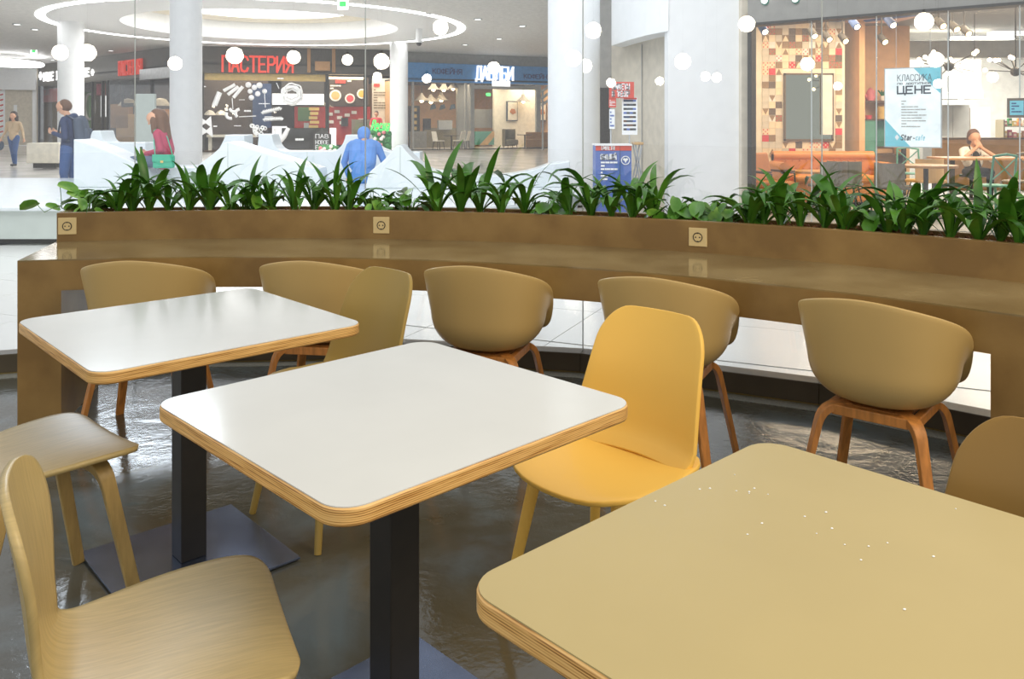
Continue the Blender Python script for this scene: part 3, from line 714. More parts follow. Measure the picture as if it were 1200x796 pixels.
# ------------------------------------------------------------------ ceiling with the ring
RC, RR, HC = (-9.75, 33.3), 7.9, 5.2
m = MB()
pl = [(-60, 24.4), (14, 24.4), (14, 62), (-60, 62)]
k = MB(); NS = 64; V = []; Fs = []
def ringpts(r, z, c=RC): return [(c[0] + r * cos(2 * pi * i / NS), c[1] + r * sin(2 * pi * i / NS), z) for i in range(NS)]
sq = []
for i in range(NS):                                # outer square points matched to ring points
    a = 2 * pi * i / NS; dx, dy = cos(a), sin(a)
    tt = min((( 14 - RC[0]) / dx) if dx > 1e-6 else 1e9, ((-60 - RC[0]) / dx) if dx < -1e-6 else 1e9, ((64 - RC[1]) / dy) if dy > 1e-6 else 1e9, ((24.4 - RC[1]) / dy) if dy < -1e-6 else 1e9)
    sq.append((RC[0] + dx * tt, RC[1] + dy * tt, HC))
for z in (0, 0.25):
    base = len(V); V += ringpts(RR, HC + z) + [(x, y, zz + z) for x, y, zz in sq]
    for i in range(NS): Fs.append((base + i, base + (i + 1) % NS, base + NS + (i + 1) % NS, base + NS + i))
k.add(V, Fs); ce = struct(k.build('ceiling', M['ceiling_grey']), 'grey suspended mall ceiling with a round opening')
def annulus(name, r0, r1, z0, z1, mat, parent=None):
    k = MB(); P = ringpts(r0, z0) + ringpts(r1, z0) + ringpts(r1, z1) + ringpts(r0, z1); fs = []
    for i in range(NS):
        j = (i + 1) % NS
        for q in range(4): fs.append((q * NS + i, q * NS + j, ((q + 1) % 4) * NS + j, ((q + 1) % 4) * NS + i))
    k.add(P, fs); return k.build(name, mat, parent)
annulus('ring_light', RR - 0.30, RR, HC - 0.02, HC + 0.03, M['lit_ring'], ce)
annulus('ring_soffit', 5.4, RR - 0.30, HC - 0.01, HC + 0.2, M['white'], ce)
annulus('cove_band', 5.2, 5.4, HC - 0.01, HC + 1.1, M['white'], ce)
annulus('cove_soffit', 3.6, 5.2, HC + 0.75, HC + 0.95, M['cream'], ce)
k = MB(); k.prism([(x, y) for x, y, z in ringpts(3.6, 0)], HC + 0.80, HC + 0.9); k.build('skylight_disc', M['lit_white'], ce)
# second small ring at the far left
for (cx, cy, r) in ((at(5, 80, 47).x, 47, 1.6),):
    k = MB(); k.tube([(cx + r * cos(2 * pi * i / 32), cy + r * 1.6 * sin(2 * pi * i / 32), HC - 0.45) for i in range(32)], 0.10, 6, closed=True)
    tag(k.build('ring_lamp', M['lit_ring'], None, True), 'small glowing ring lamp hanging at the far left of the mall', 'lamp')
for i, (u, v) in enumerate(((20, 28), (41, 34), (130, 59), (62, 70), (500, 16), (560, 22), (612, 30), (585, 45), (545, 52))):
    d = ray(u, v); p = Vector((0, 0, CH)) + d * ((HC - CH) / d.z)
    if p.y > 60: continue
    t = empty('downlight', p); tag(t, 'small recessed ceiling downlight, %s from the left in the mall ceiling' % ORD[i], 'downlight', 'downlights in the mall ceiling')
    k = MB(); k.lathe([(0.16, -0.03), (0.16, 0.0)], (0, 0, 0), 14); k.build('rim', M['chrome'], t)
    k = MB(); k.lathe([(0.11, -0.035), (0.11, -0.03)], (0, 0, 0), 14); k.build('lens', M['lit_sign'], t)
# exit signs under the ceiling
for u, v, Y, lab in ((402, 5, 26, 'hanging green exit sign inside the ceiling ring'), (40, 60, 44, 'small hanging exit sign left of the round columns')):
    p = at(u, v, Y); fr = Frame((p.x - 0.16, Y), (p.x + 0.16, Y)); t = empty('exit_sign', (p.x, Y, p.z)); tag(t, lab, 'sign')
    k = MB(); k.fbox(fr, 0, 0.32, p.z - 0.17, p.z + 0.17, 0, 0.04); o = k.build('panel', M['lit_sign'], t); o.location = -t.location
    k = MB(); k.slab(fr, [(0.06, p.z - 0.08), (0.26, p.z - 0.08), (0.26, p.z + 0.08), (0.06, p.z + 0.08)], 0.04, 0.045); o = k.build('pictogram', M['lit_green'], t); o.location = -t.location
    k = MB(); k.tube([(p.x, Y, p.z + 0.17), (p.x, Y, max(HC, p.z + 0.3))], 0.012, 6); o = k.build('rod', M['chrome'], t); o.location = -t.location
# security camera
p = at(491, 50, 34); t = empty('dome_camera', p); tag(t, 'small dark dome camera on the ceiling right of the far column', 'camera')
k = MB(); k.lathe([(0.0, -0.14), (0.07, -0.12), (0.11, -0.05), (0.11, 0.0)], (0, 0, 0), 14); k.build('dome', M['dark'], t, True)
k = MB(); k.lathe([(0.13, 0), (0.13, HC - p.z)], (0, 0, 0), 14); k.build('mount', M['white'], t)
# ------------------------------------------------------------------ columns
for u, w, lab, Y in ((83, 28, 'round white column behind the standing man', 31.8), (218, 36, 'round white column beside the seated woman', 24.3), (467.5, 21, 'slim distant round white column between the two shops', 40.0), (672.5, 61, 'thick round white column left of the ticket stand', 14.6)):
    x = (u - 600) / F * Y; r = w / 2 / F * Y; t = empty('column', (x, Y, 0)); tag(t, lab, 'column', 'round white columns of the mall')
    k = MB(); k.lathe([(r, 0.12), (r, HC + 0.0 if Y > 24.5 else 7.0)], (0, 0, 0), 40); k.build('shaft', M['white'], t, True)
    k = MB(); k.lathe([(r + 0.02, 0), (r + 0.02, 0.12)], (0, 0, 0), 40); k.build('base', M['mid_grey'], t, True)

# ------------------------------------------------------------------ white wave benches
pf = on(0, 288, 0.0).y
t = empty('platform_bench', (-4, 11.5, 0)); tag(t, 'large low white platform bench in front of the mall columns', 'bench')
plat = [(-12, pf), (-2.0, pf), (-0.2, pf + 0.2), (0.55, pf + 0.8), (0.9, pf + 1.8), (0.92, pf + 3.4), (0.5, pf + 4.4), (-2, pf + 5.0), (-12, pf + 5.2)]
k = MB(); k.prism(plat, 0.385, 0.43); o = k.build('bench_top', M['white_gloss'], t, bevel=0.01); o.location = -t.location
k = MB(); k.prism([(x * 0.995 + (0.02 if x < 0 else -0.02), y + (0.03 if y < pf + 2 else -0.03)) for x, y in plat], 0.07, 0.385); o = k.build('side_panel', M['grey_panel'], t); o.location = -t.location
k = MB(); k.prism([(x * 0.97, pf + 0.2 + (y - pf) * 0.92) for x, y in plat], 0.0, 0.07); o = k.build('recessed_base', M['charcoal'], t); o.location = -t.location
def ridge(pts, Y, dep, lab, seams=(), zmin=0.43):
    fr = Frame((-20, Y), (20, Y)); P = []
    for u, v in pts:
        s, z = fr.hit(u, v); P.append((s, zmin if v >= 212 else max(z, zmin + .01)))
    sm = []
    for a, b in zip(P, P[1:] + P[:1]): sm.append(a)
    cx = sum(p[0] for p in P) / len(P) - 20
    t = empty('wave_bench', (cx, Y + dep / 2, zmin)); tag(t, lab, 'bench', 'white wave-shaped bench blocks')
    k = MB(); k.slab(fr, P, 0, -dep); o = k.build('body', M['white_gloss'], t, bevel=0.015); o.location = -t.location
    for u, v0_, v1_ in seams:
        a = fr.hit(u, v0_); b = fr.hit(u, v1_); k = MB(); k.fbox(fr, a[0] - 0.006, a[0] + 0.006, max(zmin, b[1]), a[1], 0.0, 0.004); o = k.build('seam', M['grey_panel'], t); o.location = -t.location
def curve(p0, c, p1, n=6): return [((1 - i / n) ** 2 * p0[0] + 2 * i / n * (1 - i / n) * c[0] + (i / n) ** 2 * p1[0], (1 - i / n) ** 2 * p0[1] + 2 * i / n * (1 - i / n) * c[1] + (i / n) ** 2 * p1[1]) for i in range(n + 1)]
ridge([(103, 215)] + curve((104, 172), (106, 154), (109, 153)) + [(117, 153)] + curve((119, 160), (121, 167), (127, 167)) + [(170, 167), (170, 215)], 14.2, 0.5, 'white wave block with an upright horn behind the man')
ridge([(86, 215), (86, 163)] + curve((86, 163), (128, 176), (164, 194)) + [(172, 215)], 12.4, 0.6, 'white ramp-like wave block left of the seated woman')
ridge([(166, 215), (166, 196), (236, 196), (236, 215)], 12.9, 0.7, 'low white block the seated woman sits on')
ridge(curve((246, 186), (258, 176), (264, 158)) + [(286, 158), (286, 215), (246, 215)], 14.2, 0.5, 'white horn-shaped wave block in front of the red pasta sign')
ridge([(300, 215), (301, 180), (303, 157), (318, 157)] + curve((320, 166), (324, 177), (334, 177)) + [(391, 177)] + curve((391, 177), (402, 174), (405, 158)) + [(430, 158)] + curve((432, 164), (446, 176), (458, 178)) + [(492, 178), (492, 215)], 14.4, 0.5, 'long white wave block with two horns behind the bending figure', [(360, 178, 200)])
ridge([(226, 215), (228, 198)] + curve((236, 190), (252, 180), (262, 168)) + [(268, 166), (300, 176)] + curve((300, 176), (340, 188), (372, 198)) + [(376, 215)], 12.2, 0.6, 'broad white peaked wave block left of the bending figure', [(267, 167, 200)])
ridge([(428, 215), (432, 203)] + curve((436, 199), (452, 188), (464, 171)) + [(470, 170)] + curve((470, 170), (484, 190), (505, 200)) + [(524, 203), (526, 215)], 12.2, 0.6, 'white pointed wave block below the slim column', [(469, 172, 205)])
ridge([(545, 215), (550, 207)] + curve((552, 206), (610, 208), (645, 192)) + [(668, 189), (668, 215)], 12.4, 0.5, 'low white wave block at the foot of the thick column')
# white panel behind the woman
p0 = at(159, 200, 20); t = empty('display_panel', (p0.x + 0.2, 20, 0)); tag(t, 'tall blank white display panel behind the seated woman', 'panel')
fr = Frame((at(159, 0, 20).x, 20), (at(181, 0, 20).x, 20))
k = MB(); k.fbox(fr, 0, fr.L, 0.03, fr.hit(170, 110)[1], 0, -0.12); o = k.build('board', M['grey_panel'], t, bevel=0.01); o.location = -t.location
k = MB(); k.fbox(fr, -0.05, fr.L + 0.05, 0, 0.03, 0.1, -0.25); o = k.build('foot', M['mid_grey'], t); o.location = -t.location

# ------------------------------------------------------------------ shop fronts
def shop(name, A, B, label, depth, floor_mat, wall_mat, h):
    fr = Frame(A, B); t = empty(name, ((A[0] + B[0]) / 2, (A[1] + B[1]) / 2, 0)); tag(t, label, 'shop front')
    class S: pass
    s = S(); s.fr = fr; s.t = t
    def part(nm, k, mat, **kw):
        o = k.build(nm, mat, t, **kw); o.location = -t.location; return o
    s.part = part
    def px(nm, u0, v0, u1, v1, d0, d1, mat, **kw):
        q = fr.quad(u0, v0, u1, v1, d0); k = MB(); k.fbox(fr, *q, d0, d1); return part(nm, k, mat, **kw)
    s.px = px
    k = MB(); k.fbox(fr, 0, fr.L, 0, h, -depth, -depth - 0.1); s.back = part('back_wall', k, wall_mat)
    k = MB(); k.fbox(fr, 0, 0.1, 0, h, 0, -depth); part('side_wall', k, wall_mat)
    k = MB(); k.fbox(fr, fr.L - 0.1, fr.L, 0, h, 0, -depth); part('side_wall', k, wall_mat)
    k = MB(); k.fbox(fr, 0, fr.L, h, h + 0.1, 0, -depth); part('shop_ceiling', k, M['charcoal'])
    k = MB(); k.fbox(fr, 0, fr.L, 0.0, 0.02, 0, -depth); part('shop_floor', k, floor_mat)
    return s
def interior_light(fr, s, z, d, e, col=(1, 0.88, 0.7), sx=3, sy=2):
    p = fr.pt(s, z, d); light('shop_lamp', 'AREA', p, e, col, sx, sy, (0, 0, atan2(fr.ex.y, fr.ex.x)))

# --- far left shop and wall
k = MB(); fr = Frame((at(-60, 0, 52).x, 52), (at(44, 0, 54).x, 54)); k.fbox(fr, 0, fr.L, 0, HC, 0, -0.3); lw = struct(k.build('wall_left', M['beige_wall']), 'beige wall at the far left of the mall')
q = fr.quad(-20, 86, 43, 105, 0.01); k = MB(); k.fbox(fr, q[0], q[1], q[2], HC, 0, 0.5); k.build('soffit', M['white'], lw)
q = fr.quad(38, 100, 43, 172, 0.01); k = MB(); k.fbox(fr, q[0], q[1], 0, q[3], 0, 0.12); k.build('white_jamb', M['white'], lw)
q = fr.quad(-8, 104, 6, 160, 0.01)
t = empty('poster_banner', fr.pt((q[0] + q[1]) / 2, 0, 0.1)); tag(t, 'tall white and red banner on the wall at the far left', 'banner')
k = MB(); k.fbox(fr, q[0], q[1], q[2], q[3], 0.01, 0.05); o = k.build('sheet', M['white'], t); o.location = -t.location
for i in range(9):
    z = q[2] + (q[3] - q[2]) * (i + 0.4) / 9; k = MB(); k.slab(fr, [(q[0] + 0.1, z), (q[1] - 0.1, z + 0.14), (q[1] - 0.1, z + 0.24), (q[0] + 0.1, z + 0.10)], 0.05, 0.06); o = k.build('stripe', M['ticket_red'], t); o.location = -t.location
q = fr.quad(16, 123, 20, 138, 0.01); k = MB(); k.fbox(fr, *q, 0, 0.04); tag(k.build('wall_notice', M['white']), 'small white notice on the beige wall at the far left', 'notice')
bx0 = at(32, 0, 26).x; bx1 = at(70, 0, 26).x
t = empty('block_bench', ((bx0 + bx1) / 2, 26.4, 0)); tag(t, 'pale rectangular block bench behind the standing man', 'bench')
k = MB(); k.box(((bx0 + bx1) / 2 - t.location.x, 0, 0.46), (bx1 - bx0, 0.9, 0.62)); k.build('body', M['cream'], t, bevel=0.02)
k = MB(); k.box(((bx0 + bx1) / 2 - t.location.x, 0, 0.075), (bx1 - bx0 - 0.3, 0.7, 0.15)); k.build('plinth', M['charcoal'], t)

A = (at(42, 0, 55).x, 55); B = (at(206, 0, 41.6).x, 41.6)
s = shop('shop_front', A, B, 'dark corner shop front with lit white lettering at the left', 5.0, M['wood_dark'], M['brown_wall'], 4.2); fr = s.fr
q0 = fr.hit(44, 99); q1 = fr.hit(200, 91)
zb_ = (q0[1] + q1[1]) / 2
k = MB(); k.fbox(fr, 0, fr.L, zb_, HC, 0, -0.25); fas = s.part('fascia', k, M['fascia_grey'])
textpx(fas, fr, 'НUЕ D', 52, 85, 71, 94.5, 0.10, M['lit_sign'], 0.02, 0.08)
textpx(fas, fr, 'ОNЕ', 93, 81, 105, 90, 0.10, M['lit_sign'], 0.02, 0.08)
for u in (48, 109):
    q = fr.quad(u - 1.6, 84 if u < 60 else 81, u + 1.6, 94 if u < 60 else 89, 0.02); k = MB(); k.slab(fr, [((q[0] + q[1]) / 2, q[2]), (q[1], (q[2] + q[3]) / 2), ((q[0] + q[1]) / 2, q[3]), (q[0], (q[2] + q[3]) / 2)], 0.02, 0.08); s.part('emblem', k, M['lit_sign'])
textpx(fas, fr, 'ПАСТЕРИЯ', 140.5, 71, 167, 88.5, 0.075, M['lit_red'], 0.04, 0.10)
for u in (46, 70, 97, 108, 120, 126, 178, 203):
    a = fr.hit(u, 120)[0]; k = MB(); k.fbox(fr, a - 0.09, a + 0.09, 0, zb_, 0.03, -0.12); s.part('mullion', k, M['charcoal'])
for (u0, v0_, u1, v1_, mt, nm) in ((49, 104, 66, 120, 'pink', 'window_poster'), (50, 104, 58, 112, 'cyan', 'window_poster'), (99, 108, 104, 160, 'green_leafy', 'planting_wall'), (49, 148, 68, 170, 'green_leafy', 'flower_stand'), (113, 98, 122, 112, 'raspberry', 'window_poster'), (118, 112, 124, 137, 'lit_box', 'light_box'),
                               (128, 122, 150, 150, 'wood_mid', 'shelving'), (136, 134, 158, 166, 'wood_light', 'counter'), (181, 128, 194, 162, 'orange_glow', 'cabinet')):
    s.px(nm, u0, v0_, u1, v1_, -0.4 if 'poster' in nm or 'box' in nm else -2.5, -0.5 if 'poster' in nm or 'box' in nm else -2.8, M[mt])
k = MB(); ce_ = fr.hit(105, 125, -0.3); k.tube([fr.pt(ce_[0] + 0.75 * cos(i * pi / 16), ce_[1] + 0.75 * sin(i * pi / 16), -0.3) for i in range(32)], 0.07, 6, closed=True); s.part('wreath_ring', k, M['chrome'])
k = MB(); textpx(fas, fr, 'РЕ', 128, 97, 157, 124, 0.22, M['charcoal'], -0.4, 0.05)
for u in (150, 188):
    p = fr.hit(u, 124, -1.5); k = MB(); k.lathe([(0.55, 0), (0.30, 0.35), (0.05, 0.42)], fr.pt(p[0], p[1], -1.5), 16); s.part('lamp_shade', k, M['cream'])
k = MB(); a = fr.quad(168, 80, 206, 94, 0.3); k.fbox(fr, *a, 0.2, 0.5); s.part('air_duct', k, M['chrome'])
k = MB(); k.fbox(fr, 0, fr.L, 0.1, zb_, 0.0, -0.02); s.part('shop_glass', k, M['shopglass'])
interior_light(fr, fr.L * 0.35, 4.0, -2.5, 160, (1, .9, .75), 6, 3); interior_light(fr, fr.L * 0.8, 4.0, -2.5, 160, (1, .85, .65), 6, 3)

# --- pasta shop
A = (at(200, 0, 41.2).x, 41.2); B = (at(470, 0, 44).x, 44)
s = shop('shop_front', A, B, 'dark pasta shop front with a red sign and white pasta drawings', 6.0, M['wood_dark'], M['brown_wall'], 4.3); fr = s.fr
zb_ = fr.hit(300, 86)[1]
k = MB(); k.fbox(fr, 0, fr.L, zb_, HC, 0, -0.3); fas = s.part('fascia', k, M['fascia_dark'])
textpx(fas, fr, 'ПАСТЕРИЯ', 261, 66.5, 343, 83.5, 0.10, M['lit_red'], 0.05, 0.12)
q = fr.quad(369, 72.5, 386.5, 83, 0.02); k = MB(); k.fbox(fr, *q, 0.02, 0.35); s.part('wooden_box', k, M['wood_mid'])
for u in (362, 391): q = fr.quad(u - 2, 66, u + 2, 85, 0.02); k = MB(); k.fbox(fr, q[0], q[1], q[2], HC, 0.02, 0.12); s.part('fascia_batten', k, M['wood_mid'])
q = fr.quad(236, 86, 382, 93, 0.0); k = MB(); k.fbox(fr, *q, -0.3, -0.8); s.part('light_trough', k, M['wheat'])
q = fr.quad(384, 90, 428, 92, 0.0); k = MB(); k.fbox(fr, *q, -0.3, -0.5); s.part('light_tube', k, M['lit_warm'])
for u in (237, 383.5, 428, 468):
    a = fr.hit(u, 120)[0]; k = MB(); k.fbox(fr, a - 0.09, a + 0.09, 0, zb_, 0.02, -0.12); s.part('mullion', k, M['charcoal'])
# back: menu boards, kitchen
for (nm, u0, v0_, u1, v1_, d, mt) in (('wall_panel', 240, 95, 272, 126, -2.0, 'charcoal'), ('wall_panel', 296, 98, 318, 150, -2.2, 'navy2'), ('menu_board', 330, 92, 380, 124, -2.5, 'charcoal'), ('menu_board', 386, 91, 432, 124, -2.5, 'brown_wall'), ('red_counter', 345, 125, 434, 170, -3.2, 'red_wall'),
                                  ('menu_board', 436, 92, 460, 150, -3.0, 'cream'), ('light_box', 319, 110, 379.5, 122.5, -2.0, 'lit_box'), ('light_box', 319, 148, 336, 172, -1.8, 'lit_box'), ('light_box', 386.5, 150, 394, 172, -1.6, 'lit_box'), ('chalk_panel', 349, 125.5, 364, 142, -1.8, 'green_board'),
                                  ('dark_counter', 330, 150, 384, 178, -1.2, 'charcoal'), ('dark_counter', 412, 140, 436, 160, -2.4, 'grey_chair'), ('shelf_wall', 240, 128, 274, 150, -2.6, 'wood_mid'), ('till', 400, 138, 408, 148, -2.8, 'dark'), ('oven', 356, 144, 362, 150, -2.6, 'chrome')):
    s.px(nm, u0, v0_, u1, v1_, d, d - 0.12, M[mt])
for i in range(9):
    s.px('stacked_tray', 362 + (i % 2) * 1.2, 126 + i * 5.2, 374 - (i % 3), 129.4 + i * 5.2, -1.5, -2.0, M['wheat'])
for i, (u, v) in enumerate(((384, 132), (392, 129), (404, 133), (412, 130), (385, 141), (398, 142), (420, 139), (413, 145), (352, 132), (395, 136))):
    s.px('crockery', u, v, u + 6, v + 3.6, -3.0, -3.15, M['plate_white'])
for u, v, r in ((393, 112, 7), (410, 115.5, 6), (424, 110, 6)):
    c = fr.hit(u, v, -2.45); R = r / F * 44
    k = MB(); P = [fr.pt(c[0] + R * cos(i * pi / 12), c[1] + R * sin(i * pi / 12), -2.42) for i in range(24)]; k.add(P + [p + fr.en * 0.05 for p in P], [tuple(range(24)), tuple(range(47, 23, -1))] + [(i, (i + 1) % 24, 24 + (i + 1) % 24, 24 + i) for i in range(24)]); pz = s.part('plate', k, M['plate_white'])
    k = MB(); P = [fr.pt(c[0] + R * .72 * cos(i * pi / 12), c[1] + R * .72 * sin(i * pi / 12), -2.35) for i in range(24)]; k.add(P, [tuple(range(24))]); k.build('dish', M['menu_yellow'] if u > 420 else M['tile_red'] if u > 400 else M['orange_glow'], pz)
lines(s.t, fr, *fr.quad(387, 99, 400, 105, -2.4), 2, -2.4, M['cream'], rr).location = -s.t.location
lines(s.t, fr, *fr.quad(407, 93, 427, 97, -2.4), 1, -2.4, M['cream'], rr).location = -s.t.location
s.px('menu_header', 393, 93.5, 405, 97.5, -2.4, -2.45, M['red_sign'])
lines(s.t, fr, *fr.quad(438, 104, 456, 128, -2.9), 8, -2.9, M['khaki'], rr).location = -s.t.location
s.px('menu_header', 438, 98, 445, 101.5, -2.9, -2.95, M['red_sign'])
# pasta drawings on the glass
def P_(u, v, d=0.06): a = fr.hit(u, v, d); return fr.pt(a[0], a[1], d)
pg = []
def draw(nm, k): s.part(nm, k, M['white'], smooth=True)
for (a, b, c, d_) in ((262, 106.5, 275.5, 99), (267, 111, 279.5, 101.5), (273.5, 114.5, 284.5, 101.5), (250, 123.5, 256.5, 107.5), (252.5, 124, 258.5, 108.5)):
    k = MB(); k.tube([P_(a, b), P_(c, d_)], 0.085, 10); draw('pasta_tube', k)
for (u, v, r) in ((291, 99.5, 3.5), (298, 102.5, 3.2), (304, 100, 3.6), (293, 107, 2.9), (302, 110, 3.2), (310, 107, 2.9), (294.5, 114.5, 3.2)):
    c = P_(u, v); R = r / F * 41.5; k = MB(); k.ball(c, R, 14, 9); draw('pasta_ball', k)
rs = random.Random(4)
for i in range(9):
    c = (342 + rs.uniform(-1.5, 1.5), 111 + rs.uniform(-1.5, 1.5)); a = rs.uniform(5, 12.5); b = a * rs.uniform(0.85, 1.05); ph = rs.uniform(0, 3)
    k = MB(); k.tube([P_(c[0] + a * cos(q * pi / 12), c[1] + b * sin(q * pi / 12 + 0.2 * sin(q + ph)), 0.05 + 0.02 * i) for q in range(24)], 0.042, 6, closed=True); draw('spaghetti_strand', k)
for (u, v, ang) in ((274, 126, 0.5), (281, 133, 2.2), (270, 134, 1.2)):
    k = MB(); k.tube([P_(u + 5 * cos(ang + q * 0.35), v + 5 * sin(ang + q * 0.35)) for q in range(8)], 0.075, 8); draw('macaroni', k)
for (u, v) in ((241, 143), (242, 154)):
    k = MB(); fr2 = fr; c = fr.hit(u, v, 0.05)
    k.slab(fr, [(c[0] - .3, c[1] - .25), (c[0], c[1] - .06), (c[0] + .3, c[1] - .3), (c[0] + .25, c[1] + .3), (c[0], c[1] + .06), (c[0] - .28, c[1] + .28)], 0.03, 0.08); draw('bow_pasta', k)
for (u0, v0_, u1, v1_) in ((307, 132, 329, 127), (309, 140, 331, 139)):
    for i in range(11):
        t_ = i / 10; k_ = None
    k = MB(); k.tube([P_(u0 + (u1 - u0) * t_ / 22, v0_ + (v1_ - v0_) * t_ / 22 + (1.0 if t_ % 2 else -1.0)) for t_ in range(23)], 0.085, 7); draw('spiral_pasta', k)
for i in range(14):
    u, v = 294 + rs.uniform(0, 22), 147 + rs.uniform(0, 11); k = MB(); R = 2.0
    k.tube([P_(u + R * cos(q * pi / 4), v + R * sin(q * pi / 4)) for q in range(8)], 0.028, 5, closed=True); draw('ring_pasta', k)
k = MB(); k.tube([P_(328, 166), P_(333, 160), P_(338, 150)], [0.12, 0.13, 0.10], 9); draw('pasta_tube', k)
k = MB(); k.tube([P_(323, 150), P_(325, 165)], [0.09, 0.12], 9); draw('pasta_tube', k)
for (u0, v0_, u1, v1_) in ((239, 100, 258, 103), (280, 116, 294, 118), (303, 120, 316, 123), (286, 127, 297, 133), (250, 146, 268, 150), (274, 146, 288, 149), (325, 90, 348, 94), (346, 160, 356, 167)):
    lines(s.t, fr, *fr.quad(u0, v0_, u1, v1_, 0.04), 1, 0.04, M['white'], rr, 0.35, 'handwritten_caption').location = -s.t.location
for (a, b, c, d_) in ((272, 115, 273, 128), (310, 110, 311, 126), (324, 97, 327, 104), (280, 137, 300, 136), (310, 137, 320, 137)):
    k = MB(); k.tube([P_(a, b), P_(c, d_)], 0.02, 5); draw('drawn_line', k)
# tables and red seats by the window
for u in (252, 286):
    s.px('table', u - 10, 158, u + 14, 161, -0.8, -1.4, M['cream']); s.px('table_leg', u - 8, 161, u - 4, 178, -1.0, -1.2, M['cream']); s.px('red_seat', u - 14, 161, u - 6, 166, -1.6, -2.0, M['red_wall'])
for u in (246, 259):
    c = fr.hit(u, 135, -1.2); k = MB(); k.lathe([(0.32, 0), (0.16, 0.2), (0.03, 0.26)], fr.pt(c[0], c[1], -1.2), 14); s.part('lamp_shade', k, M['cream'])
k = MB(); k.fbox(fr, 0, fr.L, 0.1, zb_, 0.0, -0.02); s.part('shop_glass', k, M['shopglass'])
for f_ in (0.3, 0.6, 0.88): interior_light(fr, fr.L * f_, 4.2, -1.6, 150, (1, .9, .78), 3.5, 2.4)
pasta = s
# chalk board and flower stand in front of the pasta shop
fr2 = Frame((at(367, 0, 38).x, 38), (at(388, 0, 38).x, 38)); t = empty('chalk_board', fr2.pt(0.4, 0, 0)); tag(t, 'black chalk board with white lettering in front of the pasta shop', 'chalkboard')
z1 = fr2.hit(377, 154)[1]; w = fr2.L
k = MB(); k.slab(fr2, [(0, 0.0), (w, 0.0), (w, z1 - 0.15), (w * .75, z1), (w * .6, z1 + .02), (w * .5, z1 + 0.2), (w * .4, z1 + .02), (w * .25, z1), (0, z1 - 0.15)], 0, -0.06); o = k.build('board', M['charcoal'], t); o.location = -t.location
for i, (tx, v) in enumerate((('ПАВ', 160), ('НОВОЕ', 167), ('ВЕС', 173))):
    q = fr2.quad(370, v - 2.5, 385, v + 2, 0.0); text(t, fr2, tx, q[0], q[1], q[2], q[3], 0.02, 0.0, 0.02, M['white'], joined=True, name='chalk_text')
for ch in [x for x in COL.objects if x.parent == t and x.name.startswith('chalk_text')]: ch.location = -t.location
def flower_stand(u0, v0_, u1, v1_, Y, lab):
    a = at(u0, v1_, Y); b = at(u1, v0_, Y); t = empty('flower_stand', ((a.x + b.x) / 2, Y, 0)); tag(t, lab, 'flower stand', 'green flower stands by the pasta shop')
    k = MB(); k.box((0, 0, b.z / 2), (b.x - a.x, 0.5, b.z)); k.build('hedge_box', M['green_leafy'], t, bevel=0.05); r3 = random.Random(int(u0))
    k = MB()
    for i in range(60):
        x = r3.uniform(-.5, .5) * (b.x - a.x); z = r3.uniform(0.2, 1) * b.z; k.ball((x, -0.26, z), r3.uniform(0.05, 0.12), 6, 4)
    k.build('foliage', M['green_leafy'], t)['kind'] = 'stuff'
    for i in range(9):
        k = MB(); k.ball((r3.uniform(-.45, .45) * (b.x - a.x), -0.34, r3.uniform(0.35, .98) * b.z), 0.085, 8, 6); k.build('blossom', M['pink'] if i % 2 else M['plate_white'], t)
    return t
t = flower_stand(436, 154, 458, 182, 38, 'green flower stand with lit green lettering beside the slim column')
fr2 = Frame((at(433, 0, 38.3).x, 38.3), (at(456, 0, 38.3).x, 38.3)); q = fr2.quad(435, 141, 456, 153, 0); text(t, fr2, 'Весна', q[0], q[1], q[2], q[3], 0.05, 0.0, 0.06, M['lit_green'], slant=0.25)
for ch in [x for x in COL.objects if x.parent == t and x.name.startswith('letter')]: ch.location = -t.location
flower_stand(374, 171, 396, 182, 37, 'low green flower stand right of the chalk board')

# --- coffee shop with the blue sign
A = (at(470, 0, 44.4).x, 44.4); B = (at(664, 0, 49).x, 49)
s = shop('shop_front', A, B, 'coffee shop front with a long blue sign and glass wall', 6.0, M['tile_far'], M['peach_wall'], 3.7); fr = s.fr
a = fr.hit(482, 95)[1]; b = fr.hit(640, 100)[1]; c = fr.hit(482, 71.5)[1]; d_ = fr.hit(640, 80)[1]
k = MB(); zz = (a + b) / 2; k.fbox(fr, 0, fr.L, zz, (c + d_) / 2, 0, -0.35); fas = s.part('fascia', k, M['blue_sign'])
k = MB(); k.fbox(fr, 0, fr.L, (c + d_) / 2, HC, -0.4, -0.6); s.part('header_wall', k, M['mid_grey'])
textpx(fas, fr, 'КОФЕЙНЯ', 507, 81, 541, 86.3, 0.036, M['ink_blue'], 0.01, 0.03)
textpx(fas, fr, 'ДАБЛБИ', 557.5, 78.5, 600.5, 93, 0.085, M['lit_letter'], 0.05, 0.12)
textpx(fas, fr, 'КОФЕЙНЯ', 614, 87.5, 645, 91.8, 0.036, M['ink_blue'], 0.01, 0.03)
for u, w_ in ((484, .1), (546, .06), (553.5, .22), (631, .28)):
    a = fr.hit(u, 120)[0]; k = MB(); k.fbox(fr, a - w_ / 2, a + w_ / 2, 0, zz, 0.03, -0.15); s.part('mullion', k, M['mid_grey'])
a = fr.hit(555, 120)[0]; b = fr.hit(630, 120)[0]; k = MB(); z2 = fr.hit(590, 103)[1]; k.fbox(fr, a, b, z2 - 0.08, z2 + 0.12, 0.02, -0.15); s.part('door_track', k, M['mid_grey'])
s.px('light_box', 577, 95, 598, 101, 0.05, 0.0, M['lit_box'])
